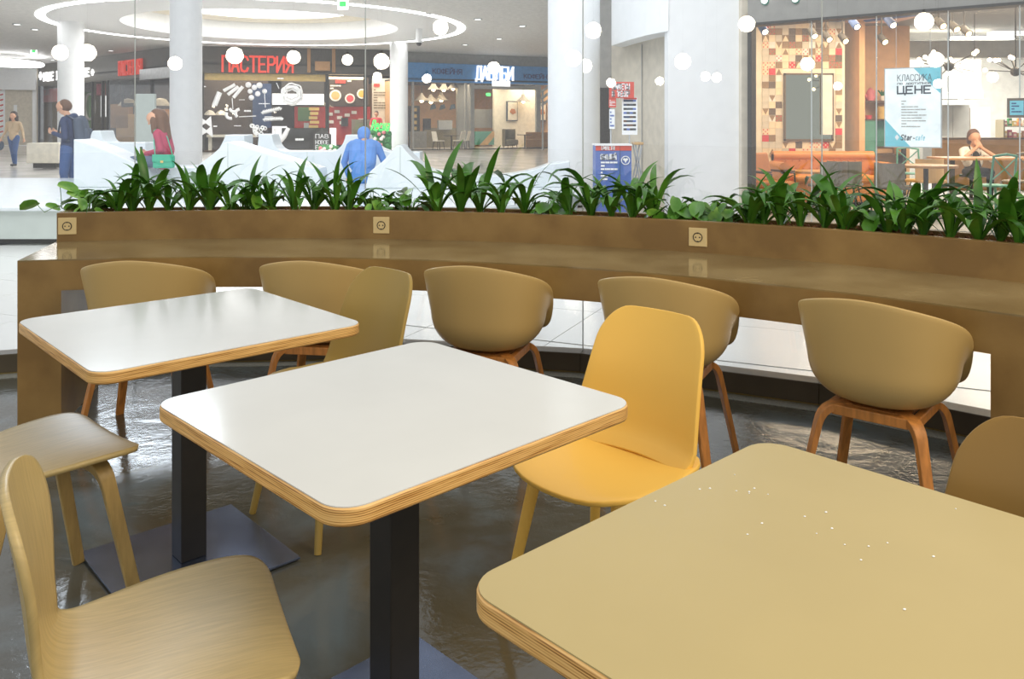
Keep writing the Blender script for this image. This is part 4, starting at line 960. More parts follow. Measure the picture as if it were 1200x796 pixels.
for (nm, u0, v0_, u1, v1_, d, mt) in (('dark_panel', 479, 124, 492, 160, -2.0, 'charcoal'), ('back_counter', 480, 154, 500, 174, -1.8, 'grey_wall'), ('back_counter', 497, 150, 535, 172, -3, 'khaki'), ('pillar', 536, 99, 550, 175, -1.6, 'grey_wall'), ('grey_partition', 555, 128, 578, 150, -3.0, 'grey_wall'),
                                  ('pastry_counter', 557, 154, 579, 170, -1.6, 'teal'), ('pale_wall', 579, 103, 628, 176, -2.2, 'cream'), ('coffee_machine', 514, 141, 530, 152, -2.8, 'chrome'), ('shelf', 497, 139, 505, 152, -3.0, 'charcoal')):
    s.px(nm, u0, v0_, u1, v1_, d, d - 0.2, M[mt])
k = MB(); P = [fr.hit(u, v, -1.55) for u, v in ((562, 170), (571, 170), (579, 160), (579, 154), (577, 154))]; k.slab(fr, P, -1.56, -1.5); s.part('stripe', k, M['wood_light'])
for i, v in enumerate((128.5, 136, 143.5, 150.5)): s.px('cup_icon', 485.5, v - 2, 488.5, v + 2, -1.9, -2.0, M['wheat'])
for (u0, v0_, u1, v1_) in ((594, 118.5, 606.5, 142), (629, 120, 640, 142)):
    q = fr.quad(u0, v0_, u1, v1_, -2.1); k = MB(); k.fbox(fr, *q, -2.1, -2.19); pp = s.part('picture', k, M['ink'])
    k = MB(); k.fbox(fr, q[0] + .06, q[1] - .06, q[2] + .06, q[3] - .06, -2.04, -2.1); pr = k.build('print', M['cream'], pp); cx, cz = (q[0] + q[1]) / 2, (q[2] + q[3]) / 2
    k = MB(); k.slab(fr, [(cx - .2, cz - .05), (cx, cz - .2), (cx + .2, cz - .1), (cx + .12, cz + .12), (cx - .1, cz + .14)], -2.0, -2.04); k.build('pastry_drawing', M['tan_leather'], pp)
for (u, v) in ((508, 126), (519, 126), (531, 126)):
    q = fr.quad(u - 4, v - 4, u + 3, v + 3, -3.4); k = MB(); k.slab(fr, [(q[0], q[2]), (q[1], q[2] + .1), (q[1] - .05, q[3]), (q[0] + .1, q[3] - .05)], -3.4, -3.45); s.part('wall_drawing', k, M['ink'])
for (u, v, r) in ((494, 118, .45), (505, 119.5, .5), (517, 117.5, .4), (508, 105, .35), (520, 105.5, .35), (531, 104, .35), (613, 119, .45)):
    c = fr.hit(u, v, -1.8); o_ = fr.pt(c[0], c[1], -1.8)
    k = MB(); k.lathe([(r, 0), (r * .55, .16), (.12, .3), (.08, .42)], o_, 16); sh = s.part('lamp_shade', k, M['grey_chair'], smooth=True)
    k = MB(); k.ball((o_.x, o_.y, o_.z), 0.1, 10, 6); k.build('bulb', M['lit_bulb'], sh)
    k = MB(); k.tube([o_ + Vector((0, 0, .4)), (o_.x, o_.y, 3.68)], 0.015, 5); k.build('lamp_cord', M['cord'], sh)
s.px('exit_sign', 570, 109, 575, 112.5, -2.0, -2.05, M['lit_green'])
k = MB(); k.fbox(fr, 0, fr.L, 0.05, zz, 0.0, -0.02); s.part('shop_glass', k, M['shopglass'])
for f_ in (0.25, 0.55, 0.85): interior_light(fr, fr.L * f_, 3.6, -1.3, 90, (1, .86, .66), 2.0, 2.0)
# chairs, tables and armchair of the coffee shop
def far_chair(u, Y, lab, yaw):
    p = at(u, 145, Y); t = empty('cafe_chair', (p.x, Y, 0.02), yaw); tag(t, lab, 'chair', 'pale chairs of the coffee shop')
    k = MB(); k.box((0, 0, 0.46), (0.48, 0.46, 0.05)); k.build('seat', M['cream'], t, bevel=0.015)
    k = MB(); k.strip([(0, -0.20, 0.48), (0, -0.25, 0.72), (0, -0.30, 0.95)], (1, 0, 0), [.46, .46, .40], .04); k.build('backrest', M['cream'], t, bevel=0.01)
    for a in (-1, 1):
        for b in (-1, 1): k = MB(); k.tube([(a * .17, b * .17, .44), (a * .23, b * .22, 0)], [.02, .014], 6); k.build('leg', M['charcoal'], t)
def far_table(u, Y, lab, hgt=0.75, r=0.42):
    p = at(u, 145, Y); t = empty('cafe_table', (p.x, Y, 0.02)); tag(t, lab, 'table')
    k = MB(); k.lathe([(r, hgt - .03), (r, hgt)], (0, 0, 0), 20); k.build('tabletop', M['charcoal'], t)
    k = MB(); k.tube([(0, 0, .03), (0, 0, hgt - .03)], .04, 8); k.build('post', M['charcoal'], t)
    k = MB(); k.lathe([(.3, 0), (.3, .02), (.05, .05)], (0, 0, 0), 18); k.build('base', M['charcoal'], t)
far_chair(514, 43.6, 'pale coffee shop chair left of the terrace table', -0.9); far_chair(538, 44.4, 'pale coffee shop chair right of the terrace table', 1.0); far_chair(544, 45.2, 'pale coffee shop chair farthest right at the terrace table', 1.3)
far_table(529, 43.2, 'round dark table on the coffee shop terrace'); far_table(615, 46.3, 'round dark table beside the brown armchair inside the coffee shop')
p = at(598, 145, 46.6); t = empty('wing_armchair', (p.x, 46.9, 0.02), 0.5); tag(t, 'brown upholstered armchair inside the coffee shop', 'armchair')
k = MB(); k.box((0, 0, .32), (.7, .65, .3)); k.build('seat', M['khaki'], t, bevel=.06)
k = MB(); k.arc((0, 0), .36, .46, .1, 1.05, 20, 200, 14); k.build('backrest', M['khaki'], t, bevel=.03)
k = MB()
for a in (-1, 1):
    for b in (-1, 1):
        k2 = MB(); k2.tube([(a * .27, b * .24, .2), (a * .29, b * .26, 0)], .025, 6); k2.build('leg', M['wood_dark'], t)
q = at(632, 145, 47.2); t = empty('banquette', (q.x + 0.35, 47.6, 0.02)); tag(t, 'brown banquette seat along the coffee shop window', 'bench')
k = MB(); k.box((0, 0, .25), (2.2, .6, .46)); k.build('seat', M['wood_mid'], t, bevel=.03)
k = MB(); k.box((0, .28, .62), (2.2, .14, .5)); k.build('backrest', M['wood_mid'], t, bevel=.03)
# escalator beyond the coffee shop
t = empty('stair_rail', at(648, 120, 43.5)); tag(t, 'slanted grey stair rails between the coffee shop and the thick column', 'railing')
for i in range(3):
    k = MB(); a = at(634, 112 - 4 + i * 8, 43.5); b = at(664, 90 - 4 + i * 8, 43.5); k.tube([a - t.location, b - t.location], 0.07, 6); k.build('rail', M['mid_grey'], t)
for u in (636, 662):
    a = at(u, 100, 43.5); k = MB(); k.tube([Vector((a.x, 43.5, 0)) - t.location, Vector((a.x, 43.5, at(u, 108 if u < 650 else 88, 43.5).z)) - t.location], .05, 6); k.build('post', M['mid_grey'], t)
k = MB(); k.fbox(Frame((at(630, 0, 56).x, 56), (at(730, 0, 56).x, 56)), 0, 8, 0, HC, 0, -.2); struct(k.build('wall_back', M['mid_grey']), 'grey wall at the end of the mall')

# ------------------------------------------------------------------ white drum wall with ticket stand
w = [(at(783, 0, 12.3).x, 12.3), (at(873, 0, 12.3).x, 12.3)]
fr = Frame(*w); k = MB(); k.fbox(fr, 0, fr.L, 0, 6.0, 0, -0.3); wr = struct(k.build('wall_right', M['white']), 'tall plain white wall beside the ticket stand')
q = [at(716.5, 0, 14.6), at(735, 0, 13.7), at(757, 0, 12.9), at(783.5, 0, 12.28)]
k = MB(); P = [(p.x, p.y) for p in q]; k.prism(P + [(x + .25, y + .35) for x, y in P[::-1]], 2.72, 6.0); k.build('curved_header', M['white'], wr)
q = [at(716.5, 0, 15.2), at(752, 0, 14.4), at(784, 0, 13.2)]; P = [(p.x, p.y) for p in q]
k = MB(); k.prism(P + [(x + .2, y + .3) for x, y in P[::-1]], 0, 2.9); k.build('recess_wall', M['beige_wall'], wr)
k = MB(); a, b = at(752, 0, 14.37), at(753.2, 0, 14.33); k.box((a.x, a.y - .01, 1.36), (.015, .03, 2.72)); k.build('panel_joint', M['mid_grey'], wr)
k = MB(); a, b = at(873, 0, 12.3), at(879, 0, 12.2); k.box(((a.x + b.x) / 2, 12.4, 3), (b.x - a.x, .3, 6)); k.build('end_strip', M['beige_wall'], wr)
fr = Frame((at(703, 0, 21).x, 21), (at(724, 0, 21).x, 21)); k = MB(); k.fbox(fr, -1, fr.L + .6, 0, 5.2, 0, -.2); b_ = struct(k.build('wall_side', M['mid_grey']), 'grey corridor wall seen through the gap beside the thick column')
k = MB(); k.fbox(fr, -.2, fr.L + .1, .6, fr.hit(710, 103)[1], .01, .05); k.build('dark_glazing', M['charcoal'], b_)
# ticket stand
Yt = 11.4; fr = Frame((at(698, 0, Yt).x, Yt), (at(740, 0, Yt).x, Yt)); zt = fr.hit(720, 169)[1]
t = empty('ticket_stand', fr.pt(fr.L / 2, 0, -.2)); tag(t, 'blue and red printed ticket stand beside the thick column', 'stand')
def tp(nm, k, mat):
    o = k.build(nm, mat, t); o.location = -t.location; return o
k = MB(); k.fbox(fr, 0, fr.L, 0, zt - .02, 0, -.4); tp('body', k, M['ticket_blue'])
k = MB(); k.fbox(fr, -.01, fr.L + .01, zt - .02, zt, .02, -.42); tp('top', k, M['white'])
z_ = fr.hit(720, 176.5)[1]; k = MB(); k.fbox(fr, 0, fr.L, z_, zt - .02, 0, .006); tp('red_band', k, M['ticket_red'])
k = MB(); q = fr.quad(726.5, 169, 727.5, 240, .006); k.fbox(fr, q[0], q[0] + .004, 0.05, zt - .02, .006, .008); tp('seam', k, M['ink'])
q = fr.quad(705, 171, 720, 175.5, .006); text(t, fr, 'БИЛЕТЫ', q[0], q[1], q[2], q[3], .009, .006, .012, M['white'], joined=True, name='band_text')
q = fr.quad(704, 181, 722, 187, .006); text(t, fr, 'БОЛЬШОЙ', q[0], q[1], q[2], q[3], .012, .006, .012, M['white'], joined=True, name='headline')
for ch in [x for x in COL.objects if x.parent == t and x.name.startswith(('band_text', 'headline'))]: ch.location = -t.location
lines(t, fr, *fr.quad(704, 188.5, 724, 212, .006), 6, .006, M['white'], rr, .5).location = -t.location
k = MB(); c = fr.hit(733, 188, .006); k.tube([fr.pt(c[0] + .055 * cos(i * pi / 12), c[1] + .055 * sin(i * pi / 12), .01) for i in range(24)], .006, 6, closed=True); tp('emblem_ring', k, M['white'])
k = MB(); P = [(c[0] + x * .04, c[1] + y * .04) for x, y in ((0, -.9), (.35, -.2), (.9, .2), (.6, .8), (0, .6), (-.6, .8), (-.9, .2), (-.35, -.2))]; k.slab(fr, P, .006, .012); tp('emblem', k, M['white'])
# sign boards above
t = empty('ticket_sign', fr.pt(fr.L * .6, 0, -.3)); tag(t, 'red theatre ticket sign on a pole above the ticket stand', 'sign')
q = fr.quad(714, 96, 743, 115, -.3); k = MB(); k.fbox(fr, *q, -.3, -.33); tp('board', k, M['ticket_red'])
for tx, v0_, v1_, u0, u1 in (('БИЛЕТЫ', 98.5, 104.5, 717.5, 737.5), ('В ТЕАТР', 107, 113, 717.5, 737.5)):
    q = fr.quad(u0, v0_, u1, v1_, -.3); text(t, fr, tx, q[0], q[1], q[2], q[3], .016, -.3, -.292, M['white'], joined=True, name='sign_text')
for ch in [x for x in COL.objects if x.parent == t and x.name.startswith('sign_text')]: ch.location = -t.location
q = fr.quad(716, 115, 717, 190, -.32); k = MB(); p = fr.pt(q[0] - 0, 0, -.34); k.tube([(p.x, p.y, 0.0), (p.x, p.y, q[3] + .1)], .011, 8); tp('pole', k, M['chrome'])
t = empty('schedule_poster', fr.pt(fr.L * .9, 0, -.36)); tag(t, 'white playbill poster of many small pictures under the red sign', 'poster')
q = fr.quad(729, 114, 747, 158, -.36); k = MB(); k.fbox(fr, *q, -.36, -.37); tp('sheet', k, M['white'])
for i in range(8):
    a = q[3] - (i + 1.1) * (q[3] - q[2]) / 9.2
    for j in range(4):
        k = MB(); x0 = q[0] + .02 + j * (q[1] - q[0] - .04) / 4; k.fbox(fr, x0, x0 + (q[1] - q[0]) / 5, a, a + .028, -.36, -.357); tp('picture', k, M[rr.choice(['ink', 'navy2', 'hair_brown', 'ticket_blue', 'charcoal'])])
k = MB(); k.fbox(fr, q[0] + .02, q[1] - .01, q[3] - .03, q[3] - .008, -.36, -.357); tp('header', k, M['ticket_red'])
p = fr.pt((q[0] + q[1]) / 2, 0, -.39); k = MB(); k.tube([(p.x, p.y, 0), (p.x, p.y, q[3])], .010, 8); tp('pole', k, M['chrome'])
for (u0, v0_, u1, v1_, mt, lab) in ((713.5, 115, 722, 126, 'ticket_red', 'small red and white leaflet pinned below the red sign'), (714, 128, 720.5, 151, 'white', 'narrow white leaflet hanging left of the playbill poster')):
    t = empty('leaflet', fr.pt(fr.hit(u0, v0_, -.31)[0], fr.hit(u0, v1_, -.31)[1], -.31)); tag(t, lab, 'leaflet'); q = fr.quad(u0, v0_, u1, v1_, -.31)
    k = MB(); k.fbox(fr, *q, -.31, -.315); tp('sheet', k, M[mt]); lines(t, fr, q[0] + .01, q[1] - .01, q[2] + .02, q[3] - .02, 5, -.31, M['white' if mt != 'white' else 'ticket_blue'], rr).location = -t.location
t = empty('folding_stool', at(748, 220, 11.9)); t.location.z = 0; tag(t, 'tall metal folding stool with a wooden seat behind the ticket stand', 'stool')
a = at(747, 168, 11.9)
k = MB(); k.box((a.x - t.location.x, 0, a.z), (.13, .3, .035)); k.build('seat', M['wood_light'], t, bevel=.008)
for dy in (-.12, .12):
    k = MB(); k.tube([(a.x - t.location.x + .05, dy, a.z), (a.x - t.location.x - .16, dy, 0)], .011, 6); k.build('leg', M['chrome'], t)
    k = MB(); k.tube([(a.x - t.location.x - .05, dy, a.z), (a.x - t.location.x + .16, dy, 0)], .011, 6); k.build('leg', M['chrome'], t)
k = MB(); k.tube([(a.x - t.location.x - .09, -.12, .5), (a.x - t.location.x - .09, .12, .5)], .011, 6); k.build('rung', M['chrome'], t)
# ------------------------------------------------------------------ café on the right behind its own glass front
A = (at(878, 0, 12.05).x, 12.05); B0 = (at(1200, 0, 9.9).x, 9.9); ext = 1.35
B = (A[0] + (B0[0] - A[0]) * ext, A[1] + (B0[1] - A[1]) * ext)
fr = Frame(A, B); CFX = empty('shop_front', fr.pt(fr.L / 2, 0, 0)); tag(CFX, 'glass front of the tiled cafe with dark grey header at the right', 'shop front')
def cp(nm, k, mat, par=None, **kw):
    o = k.build(nm, mat, par or CFX, **kw); o.location = -(par or CFX).location; return o
zh = (fr.hit(884, 27)[1] + fr.hit(1180, 4)[1]) / 2
k = MB(); k.fbox(fr, 0, fr.L, zh, 4.6, .05, -.2); cp('header', k, M['grey_wall'])
k = MB(); k.fbox(fr, 0, fr.L, zh - .035, zh, .06, -.2); cp('header_frame', k, M['charcoal'])
k = MB(); k.fbox(fr, 0, .06, 0, zh, .06, -.1); cp('jamb', k, M['charcoal'])
for u in (951, 1027, 1111, 1195):
    a = fr.hit(u, 120)[0]; k = MB(); k.fbox(fr, a - .006, a + .006, 0, zh, .0, -.014); cp('glass_joint', k, M['joint'])
us = [881, 951, 1027, 1111, 1195, 1290]
for u0, u1 in zip(us[:-1], us[1:]):
    a, b = fr.hit(u0, 120)[0], fr.hit(u1, 120)[0]; k = MB(); k.fbox(fr, a + .006, b - .006, 0.02, zh, -.002, -.012); cp('glass_pane', k, M['shopglass'])
for u, v in ((897, 1), (933, -1)):
    c = fr.hit(u, v, .06); k = MB(); k.ball(fr.pt(c[0], c[1], .10), .045, 12, 8); cp('header_light', k, M['lit_sign']); k = MB(); p = fr.pt(c[0], c[1], .07); k.ball(p, .065, 12, 8, (1, .4, 1)); cp('light_ring', k, M['teal_dark'])
# shell of the room
ZC = 3.25
rm = MB(); rm.prism([(3.2, 12.3), (13, 8.0), (16, 22), (3.2, 22)], ZC, ZC + .1); o = cp('cafe_ceiling', rm, M['grey_wall'])
rm = MB(); rm.prism([(3.2, 12.25), (12.5, 6.2), (16, 22), (3.2, 22)], 0.0, .012); cp('cafe_floor', rm, M['mid_grey'])
FT = Frame((at(891, 0, 15.0).x, 15.0), (at(990, 0, 15.0).x, 15.0))
k = MB(); k.fbox(FT, -1.2, FT.L, 0, ZC, 0, -.2); tw = struct(cp('wall_tiled', k, M['cream'], None)); tw.parent = None; tw.location = (0, 0, 0); struct(tw, 'wall of patchwork patterned tiles inside the right cafe')
k = MB(); k.box((A[0] - .02, 13.6, 1.6), (.12, 2.9, 3.2)); cp('side_wall', k, M['beige_wall'])
FO = Frame((at(990, 0, 16.2).x, 16.2), (at(1066, 0, 16.2).x, 16.2))
k = MB(); k.fbox(FO, 0, FO.L, 0, ZC, 0, -.2); ow = struct(k.build('wall_peach', M['peach_wall'])); ow['label'] = 'plain peach coloured wall behind the sofa in the right cafe'
k = MB(); k.box((at(990, 0, 15.6).x + .05, 15.6, 1.62), (.1, 1.3, ZC)); k.build('corner_return', M['peach_wall'], ow)
FK = Frame((at(1060, 0, 20.5).x, 20.5), (at(1290, 0, 20.5).x, 20.5))
k = MB(); k.fbox(FK, 0, FK.L, 0, ZC, 0, -.2); kw = struct(k.build('wall_kitchen', M['brick_white'])); kw['label'] = 'white tiled kitchen wall at the back of the right cafe'
# tiles of the patchwork wall (0.118 m grid)
TS = 0.1185; tdim = MB(); tdim.box((0, 0, 0), (TS - .004, .012, TS - .004)); tme2 = {}
for nm in ('tile_cream', 'tile_brown', 'tile_red', 'tile_dark', 'beige_wall', 'plate_white'):
    q = tdim.mesh('wall_tile'); q.materials.append(M[nm]); tme2[nm] = q
r4 = random.Random(9); ncol = int((FT.L - .03) / TS); 
mq = FT.quad(918, 86, 976, 165, .0)                # mirror rectangle
pat = 0
for c in range(ncol):
    for r in range(4, 26):
        s_ = .03 + (c + .5) * TS; z_ = (r + .5) * TS + .1
        if z_ > ZC - .1: continue
        if mq[0] - TS * .4 < s_ < mq[1] + TS * .4 and mq[2] - TS * .4 < z_ < mq[3] + TS * .4: continue
        cl = r4.choices(['tile_cream', 'tile_brown', 'tile_red', 'tile_dark', 'beige_wall', 'plate_white'], [6, 5.5, 1.4, 1.6, 6, 1.0])[0]
        o = D.objects.new('wall_tile', tme2[cl]); COL.objects.link(o); o.parent = tw; p = FT.pt(s_, z_, .006); o.location = p; o.rotation_euler = (0, 0, 0)
        x = r4.random()
        if cl == 'beige_wall' or cl == 'tile_dark': continue
        if x < .22:                                   # triangle motif
            k = MB(); h_ = TS * .46; k.slab(FT, [(s_ - h_, z_ - h_), (s_ + h_, z_ - h_), (s_, z_ + h_)] if r4.random() < .5 else [(s_ - h_, z_ + h_), (s_, z_ - h_), (s_ + h_, z_ + h_)], .012, .014); k.build('tile_motif', M['tile_brown' if cl != 'tile_brown' else 'tile_cream'], tw)
        elif x < .5:                                  # dotted motif
            k = MB()
            for a_ in (-1, 0, 1):
                for b_ in (-1, 0, 1):
                    if (a_ + b_) % 2 == 0: k.fbox(FT, s_ + a_ * .035 - .009, s_ + a_ * .035 + .009, z_ + b_ * .035 - .012, z_ + b_ * .035 + .012, .012, .014)
            o = k.build('tile_motif', M['tile_red' if cl != 'tile_red' else 'tile_cream'], tw); o['kind'] = 'stuff'
# mirror
t = empty('wall_mirror', FT.pt((mq[0] + mq[1]) / 2, mq[2], .02)); tag(t, 'large rectangular mirror on the patchwork tile wall', 'mirror')
mm_, N_, L_, b_ = nodes('mirror_glass'); b_.inputs['Base Color'].default_value = (.36, .36, .28, 1); b_.inputs['Metallic'].default_value = 1; b_.inputs['Roughness'].default_value = .03  # dark olive base colour imitates the dim room reflected in it
k = MB(); k.fbox(FT, mq[0] + .03, mq[1] - .03, mq[2] + .03, mq[3] - .03, .02, .03); cp('mirror_glass', k, mm_, t)
for (a, b, c, d) in ((mq[0], mq[1], mq[2], mq[2] + .03), (mq[0], mq[1], mq[3] - .03, mq[3]), (mq[0], mq[0] + .03, mq[2], mq[3]), (mq[1] - .03, mq[1], mq[2], mq[3])):
    k = MB(); k.fbox(FT, a, b, c, d, .014, .045); cp('frame', k, M['mirror_frame'], t)
# white lit panel beside the mirror
q = FT.quad(962, 88, 975, 158, .05); k = MB(); k.fbox(FT, *q, .05, .07); t = cp('leaning_board', k, M['plate_white'], None); t.parent = None; t.location = (0, 0, 0); tag(t, 'narrow white panel leaning in front of the mirror', 'panel')
# round wall clock
c = FO.hit(998.5, 127.5, .03); t = empty('wall_clock', FO.pt(c[0], c[1], .03)); tag(t, 'round pale clock on the peach wall beside the shelf', 'clock')
def disc(k, fr_, s_, z_, r_, d0, d1, n=24): k.slab(fr_, [(s_ + r_ * cos(2 * pi * i / n), z_ + r_ * sin(2 * pi * i / n)) for i in range(n)], d0, d1)
k = MB(); disc(k, FO, c[0], c[1], .115, .0, .03); cp('rim', k, M['wheat'], t); k = MB(); disc(k, FO, c[0], c[1], .098, .03, .034); cp('dial', k, M['plate_white'], t)
for a in (.3, 2.2): k = MB(); stroke(k, FO, [(c[0], c[1]), (c[0] + .06 * cos(a), c[1] + .06 * sin(a))], .007, .034, .038); cp('hand', k, M['dark'], t)
# shelf unit with green cabinet
t = empty('shelf_unit', FO.pt(FO.hit(1022, 200)[0], 0, .25)); tag(t, 'shelf unit with a green cabinet against the peach wall', 'shelf')
for (nm, u0, v0_, u1, v1_, mt) in (('post', 1001, 113, 1003.5, 205, 'charcoal'), ('shelf_board', 1003, 118, 1062, 120.5, 'wood_dark'), ('shelf_board', 1003, 139.5, 1062, 141.5, 'wood_dark'), ('shelf_board', 1003, 180, 1062, 182, 'wood_dark'), ('post', 1058, 113, 1062, 205, 'charcoal')):
    q = FO.quad(u0, v0_, u1, v1_, .3); k = MB(); k.fbox(FO, q[0], q[1], q[2] if nm != 'post' else 0.012, q[3], .02, .3); cp(nm, k, M[mt], t)
q = FO.quad(1004, 141.5, 1026, 180, .3); k = MB(); k.fbox(FO, *q, .02, .31); cab = cp('cabinet', k, M['teal_dark'], t)
k = MB(); k.fbox(FO, q[0] + .02, q[1] - .02, q[2] + .02, q[3] - .02, .31, .322); k.build('door', M['teal'], cab)
q = FO.quad(1028, 141.5, 1056, 172, .3); k = MB(); k.fbox(FO, *q, .02, .06); cp('back_panel', k, M['teal_dark'], t)
def vessel(name, u, v, Y, prof, mat, lab, cat, extra=None):
    p = at(u, v, Y); t = empty(name, p); tag(t, lab, cat); k = MB(); k.lathe(prof, (0, 0, 0), 18); k.build('body', M[mat], t, True)
    if extra: extra(t)
    return t
def kx(t):
    k = MB(); k.tube([(-.07, 0, .07), (-.12, 0, .12), (-.14, 0, .16)], [.03, .02, .015], 8); k.build('spout', M['pink'], t)
    k = MB(); k.tube([(.06, 0, .05), (.12, 0, .09), (.11, 0, .16), (.05, 0, .19)], .012, 6); k.build('handle', M['pink'], t)
zs = FO.hit(1020, 118, .3)[1]; Ys = 16.0
vessel('kettle', 1020, 118, Ys - .05, [(.07, 0), (.085, .05), (.075, .15), (.05, .21), (.03, .23), (0, .25)], 'pink', 'pink enamel kettle on the upper shelf', 'kettle', kx)
def px_(t):
    for i in range(9):
        a = i * .7; k = MB(); k.tube([(0, 0, .07), (.05 * cos(a), .05 * sin(a), .16), (.09 * cos(a), .09 * sin(a), .20)], [.012, .012, .003], 5); k.build('leaf', M['green_leafy'], t)
vessel('potted_plant', 1034, 118, Ys - .05, [(.04, 0), (.055, .09), (.05, .09)], 'plate_white', 'small potted plant right of the pink kettle', 'plant', px_)
vessel('storage_jar', 1034, 139.5, Ys - .05, [(.10, 0), (.10, .22), (.08, .24)], 'wheat', 'large pale storage jar on the lower shelf', 'jar')
vessel('red_bowl', 1018, 139.5, Ys - .05, [(.05, 0), (.06, .07), (.055, .07)], 'tile_red', 'small red pot on the lower shelf', 'pot')
vessel('white_bottle', 1011.5, 139.5, Ys - .05, [(.035, 0), (.035, .16), (.02, .2), (.02, .21)], 'plate_white', 'tall white bottle on the lower shelf', 'bottle')
vessel('glass_jar', 1051, 180, Ys - .05, [(.07, 0), (.08, .1), (.05, .16), (.05, .18)], 'wood_mid', 'brown jar on the bottom shelf beside the green cabinet', 'jar')
# poster hung on the glass
q = fr.quad(1037.5, 80, 1102.5, 171.5, .03); t = empty('menu_poster', fr.pt((q[0] + q[1]) / 2, q[2], .03)); tag(t, 'backlit white and turquoise menu poster hanging in the cafe window', 'poster')
s0, s1, z0, z1 = q; ww, hh = s1 - s0, z1 - z0
k = MB(); k.fbox(fr, s0 - .012, s1 + .012, z0 - .012, z1 + .012, .012, .032); cp('frame', k, M['chrome'], t)
k = MB(); k.fbox(fr, s0, s1, z0, z1, .03, .036); cp('sheet', k, M['lit_poster'], t)
k = MB(); k.slab(fr, [(s0 + ww * .52, z1), (s1, z1 - hh * .33), (s1, z1)], .036, .038); cp('corner_band', k, M['cyan'], t)
k = MB(); k.slab(fr, [(s0, z0), (s0 + ww * .46, z0), (s0, z0 + hh * .35)], .036, .038); cp('corner_band', k, M['cyan'], t)
def pt_(tx, a, b, c, d, th, mt, **kw): text(t, fr, tx, s0 + ww * a, s0 + ww * b, z0 + hh * c, z0 + hh * d, th, .038, .040, M[mt], joined=True, name='poster_text', **kw)
pt_('КЛАССИКА', .23, .84, .84, .92, .006, 'ink'); pt_('ПО ДОСТУПНОЙ', .23, .83, .796, .816, .005, 'ink'); pt_('ЦЕНЕ', .23, .83, .68, .77, .018, 'ink'); pt_('Star-', .29, .55, .085, .15, .010, 'ink', slant=.2); pt_('cafe', .56, .72, .085, .15, .006, 'cyan', slant=.2)
for ch in [x for x in COL.objects if x.parent == t and x.name.startswith('poster_text')]: ch.location = -t.location

lines(t, fr, s0 + ww * .30, s0 + ww * .75, z0 + hh * .24, z0 + hh * .60, 10, .038, M['mid_grey'], rr, .3).location = -t.location
k = MB(); k.slab(fr, [(s0 + ww * .22, z0 + hh * .08), (s0 + ww * .26, z0 + hh * .12), (s0 + ww * .22, z0 + hh * .155), (s0 + ww * .18, z0 + hh * .12)], .038, .040); cp('emblem', k, M['white'], t)
for u in (1050, 1090):
    a = fr.hit(u, 80, .03)[0]; p = fr.pt(a, z1 + .012, .022); k = MB(); k.tube([p, (p.x, p.y, zh)], .003, 5); cp('wire', k, M['chrome'], t)
# small blue poster at the far right
q = fr.quad(1180, 115, 1203, 138, .01); t = empty('window_poster', fr.pt(q[0], q[2], .01)); tag(t, 'small blue poster with a patterned border at the right edge', 'poster')
k = MB(); k.fbox(fr, *q, .002, .010); cp('sheet', k, M['tile_dark'], t); b = .03; k = MB(); k.fbox(fr, q[0] + b, q[1] - b, q[2] + b, q[3] - b, .010, .013); cp('blue_field', k, M['cyan'], t)
lines(t, fr, q[0] + b * 1.6, q[1] - b * 1.6, q[2] + b * 1.8, q[3] - b * 1.5, 4, .013, M['ink_blue'], rr, .4).location = -t.location
# kitchen: hood, counters, white fridge, shelf rack
for (nm, u0, v0_, u1, v1_, Y, dep, mt, lab, cat) in (('extractor_hood', 1085, 108, 1152, 116, 18.6, .8, 'steel_hood', 'wide steel extractor hood in the kitchen of the right cafe', 'hood'), ('extractor_duct', 1120, 60, 1150, 108, 18.8, .5, 'steel_hood', 'square steel duct rising from the extractor hood', 'duct'),
                                     ('tall_cabinet', 1096, 123, 1136, 200, 19.4, .6, 'steel_hood', 'tall grey steel cabinet in the kitchen', 'cabinet'), ('fridge', 1137, 126, 1161, 200, 19.4, .6, 'plate_white', 'tall white fridge in the kitchen beside the steel cabinet', 'fridge'),
                                     ('half_wall', 1096, 163, 1290, 215, 17.2, .15, 'wood_mid', 'brown half wall behind the seated worker', 'partition')):
    a, b = at(u0, v1_, Y), at(u1, v0_, Y); z0 = 0.012 if v1_ >= 200 else a.z
    t = empty(name := nm, ((a.x + b.x) / 2, Y + dep / 2, z0)); tag(t, lab, cat); k = MB(); k.box((0, 0, (b.z - z0) / 2), (b.x - a.x, dep, b.z - z0)); k.build('body', M[mt], t, bevel=.01)
    if nm == 'fridge':
        k = MB(); k.box((0, -dep / 2 - .01, (b.z - z0) * .42), (b.x - a.x - .03, .02, (b.z - z0) * .78)); dr = k.build('door', M['white'], t, bevel=.006); k = MB(); k.box((-.15, -dep / 2 - .035, 1.1), (.02, .03, .3)); k.build('handle', M['chrome'], dr)
    if nm == 'tall_cabinet':
        for sx in (-1, 1): k = MB(); k.box((sx * (b.x - a.x) * .25, -dep / 2 - .008, (b.z - z0) * .5), ((b.x - a.x) * .48, .016, (b.z - z0) * .95)); k.build('door', M['mid_grey'], t, bevel=.004)
    if nm == 'extractor_hood': k = MB(); k.box((0, -dep / 2 - .01, .03), (b.x - a.x, .02, .05)); k.build('lip', M['chrome'], t)
    if nm == 'extractor_duct': k = MB(); k.box((0, 0, .02), (b.x - a.x + .06, dep + .06, .04)); k.build('flange', M['mid_grey'], t)
    if nm == 'half_wall': k = MB(); k.box((0, 0, b.z - z0 + .015), (b.x - a.x, dep + .06, .03)); k.build('cap', M['wood_dark'], t)
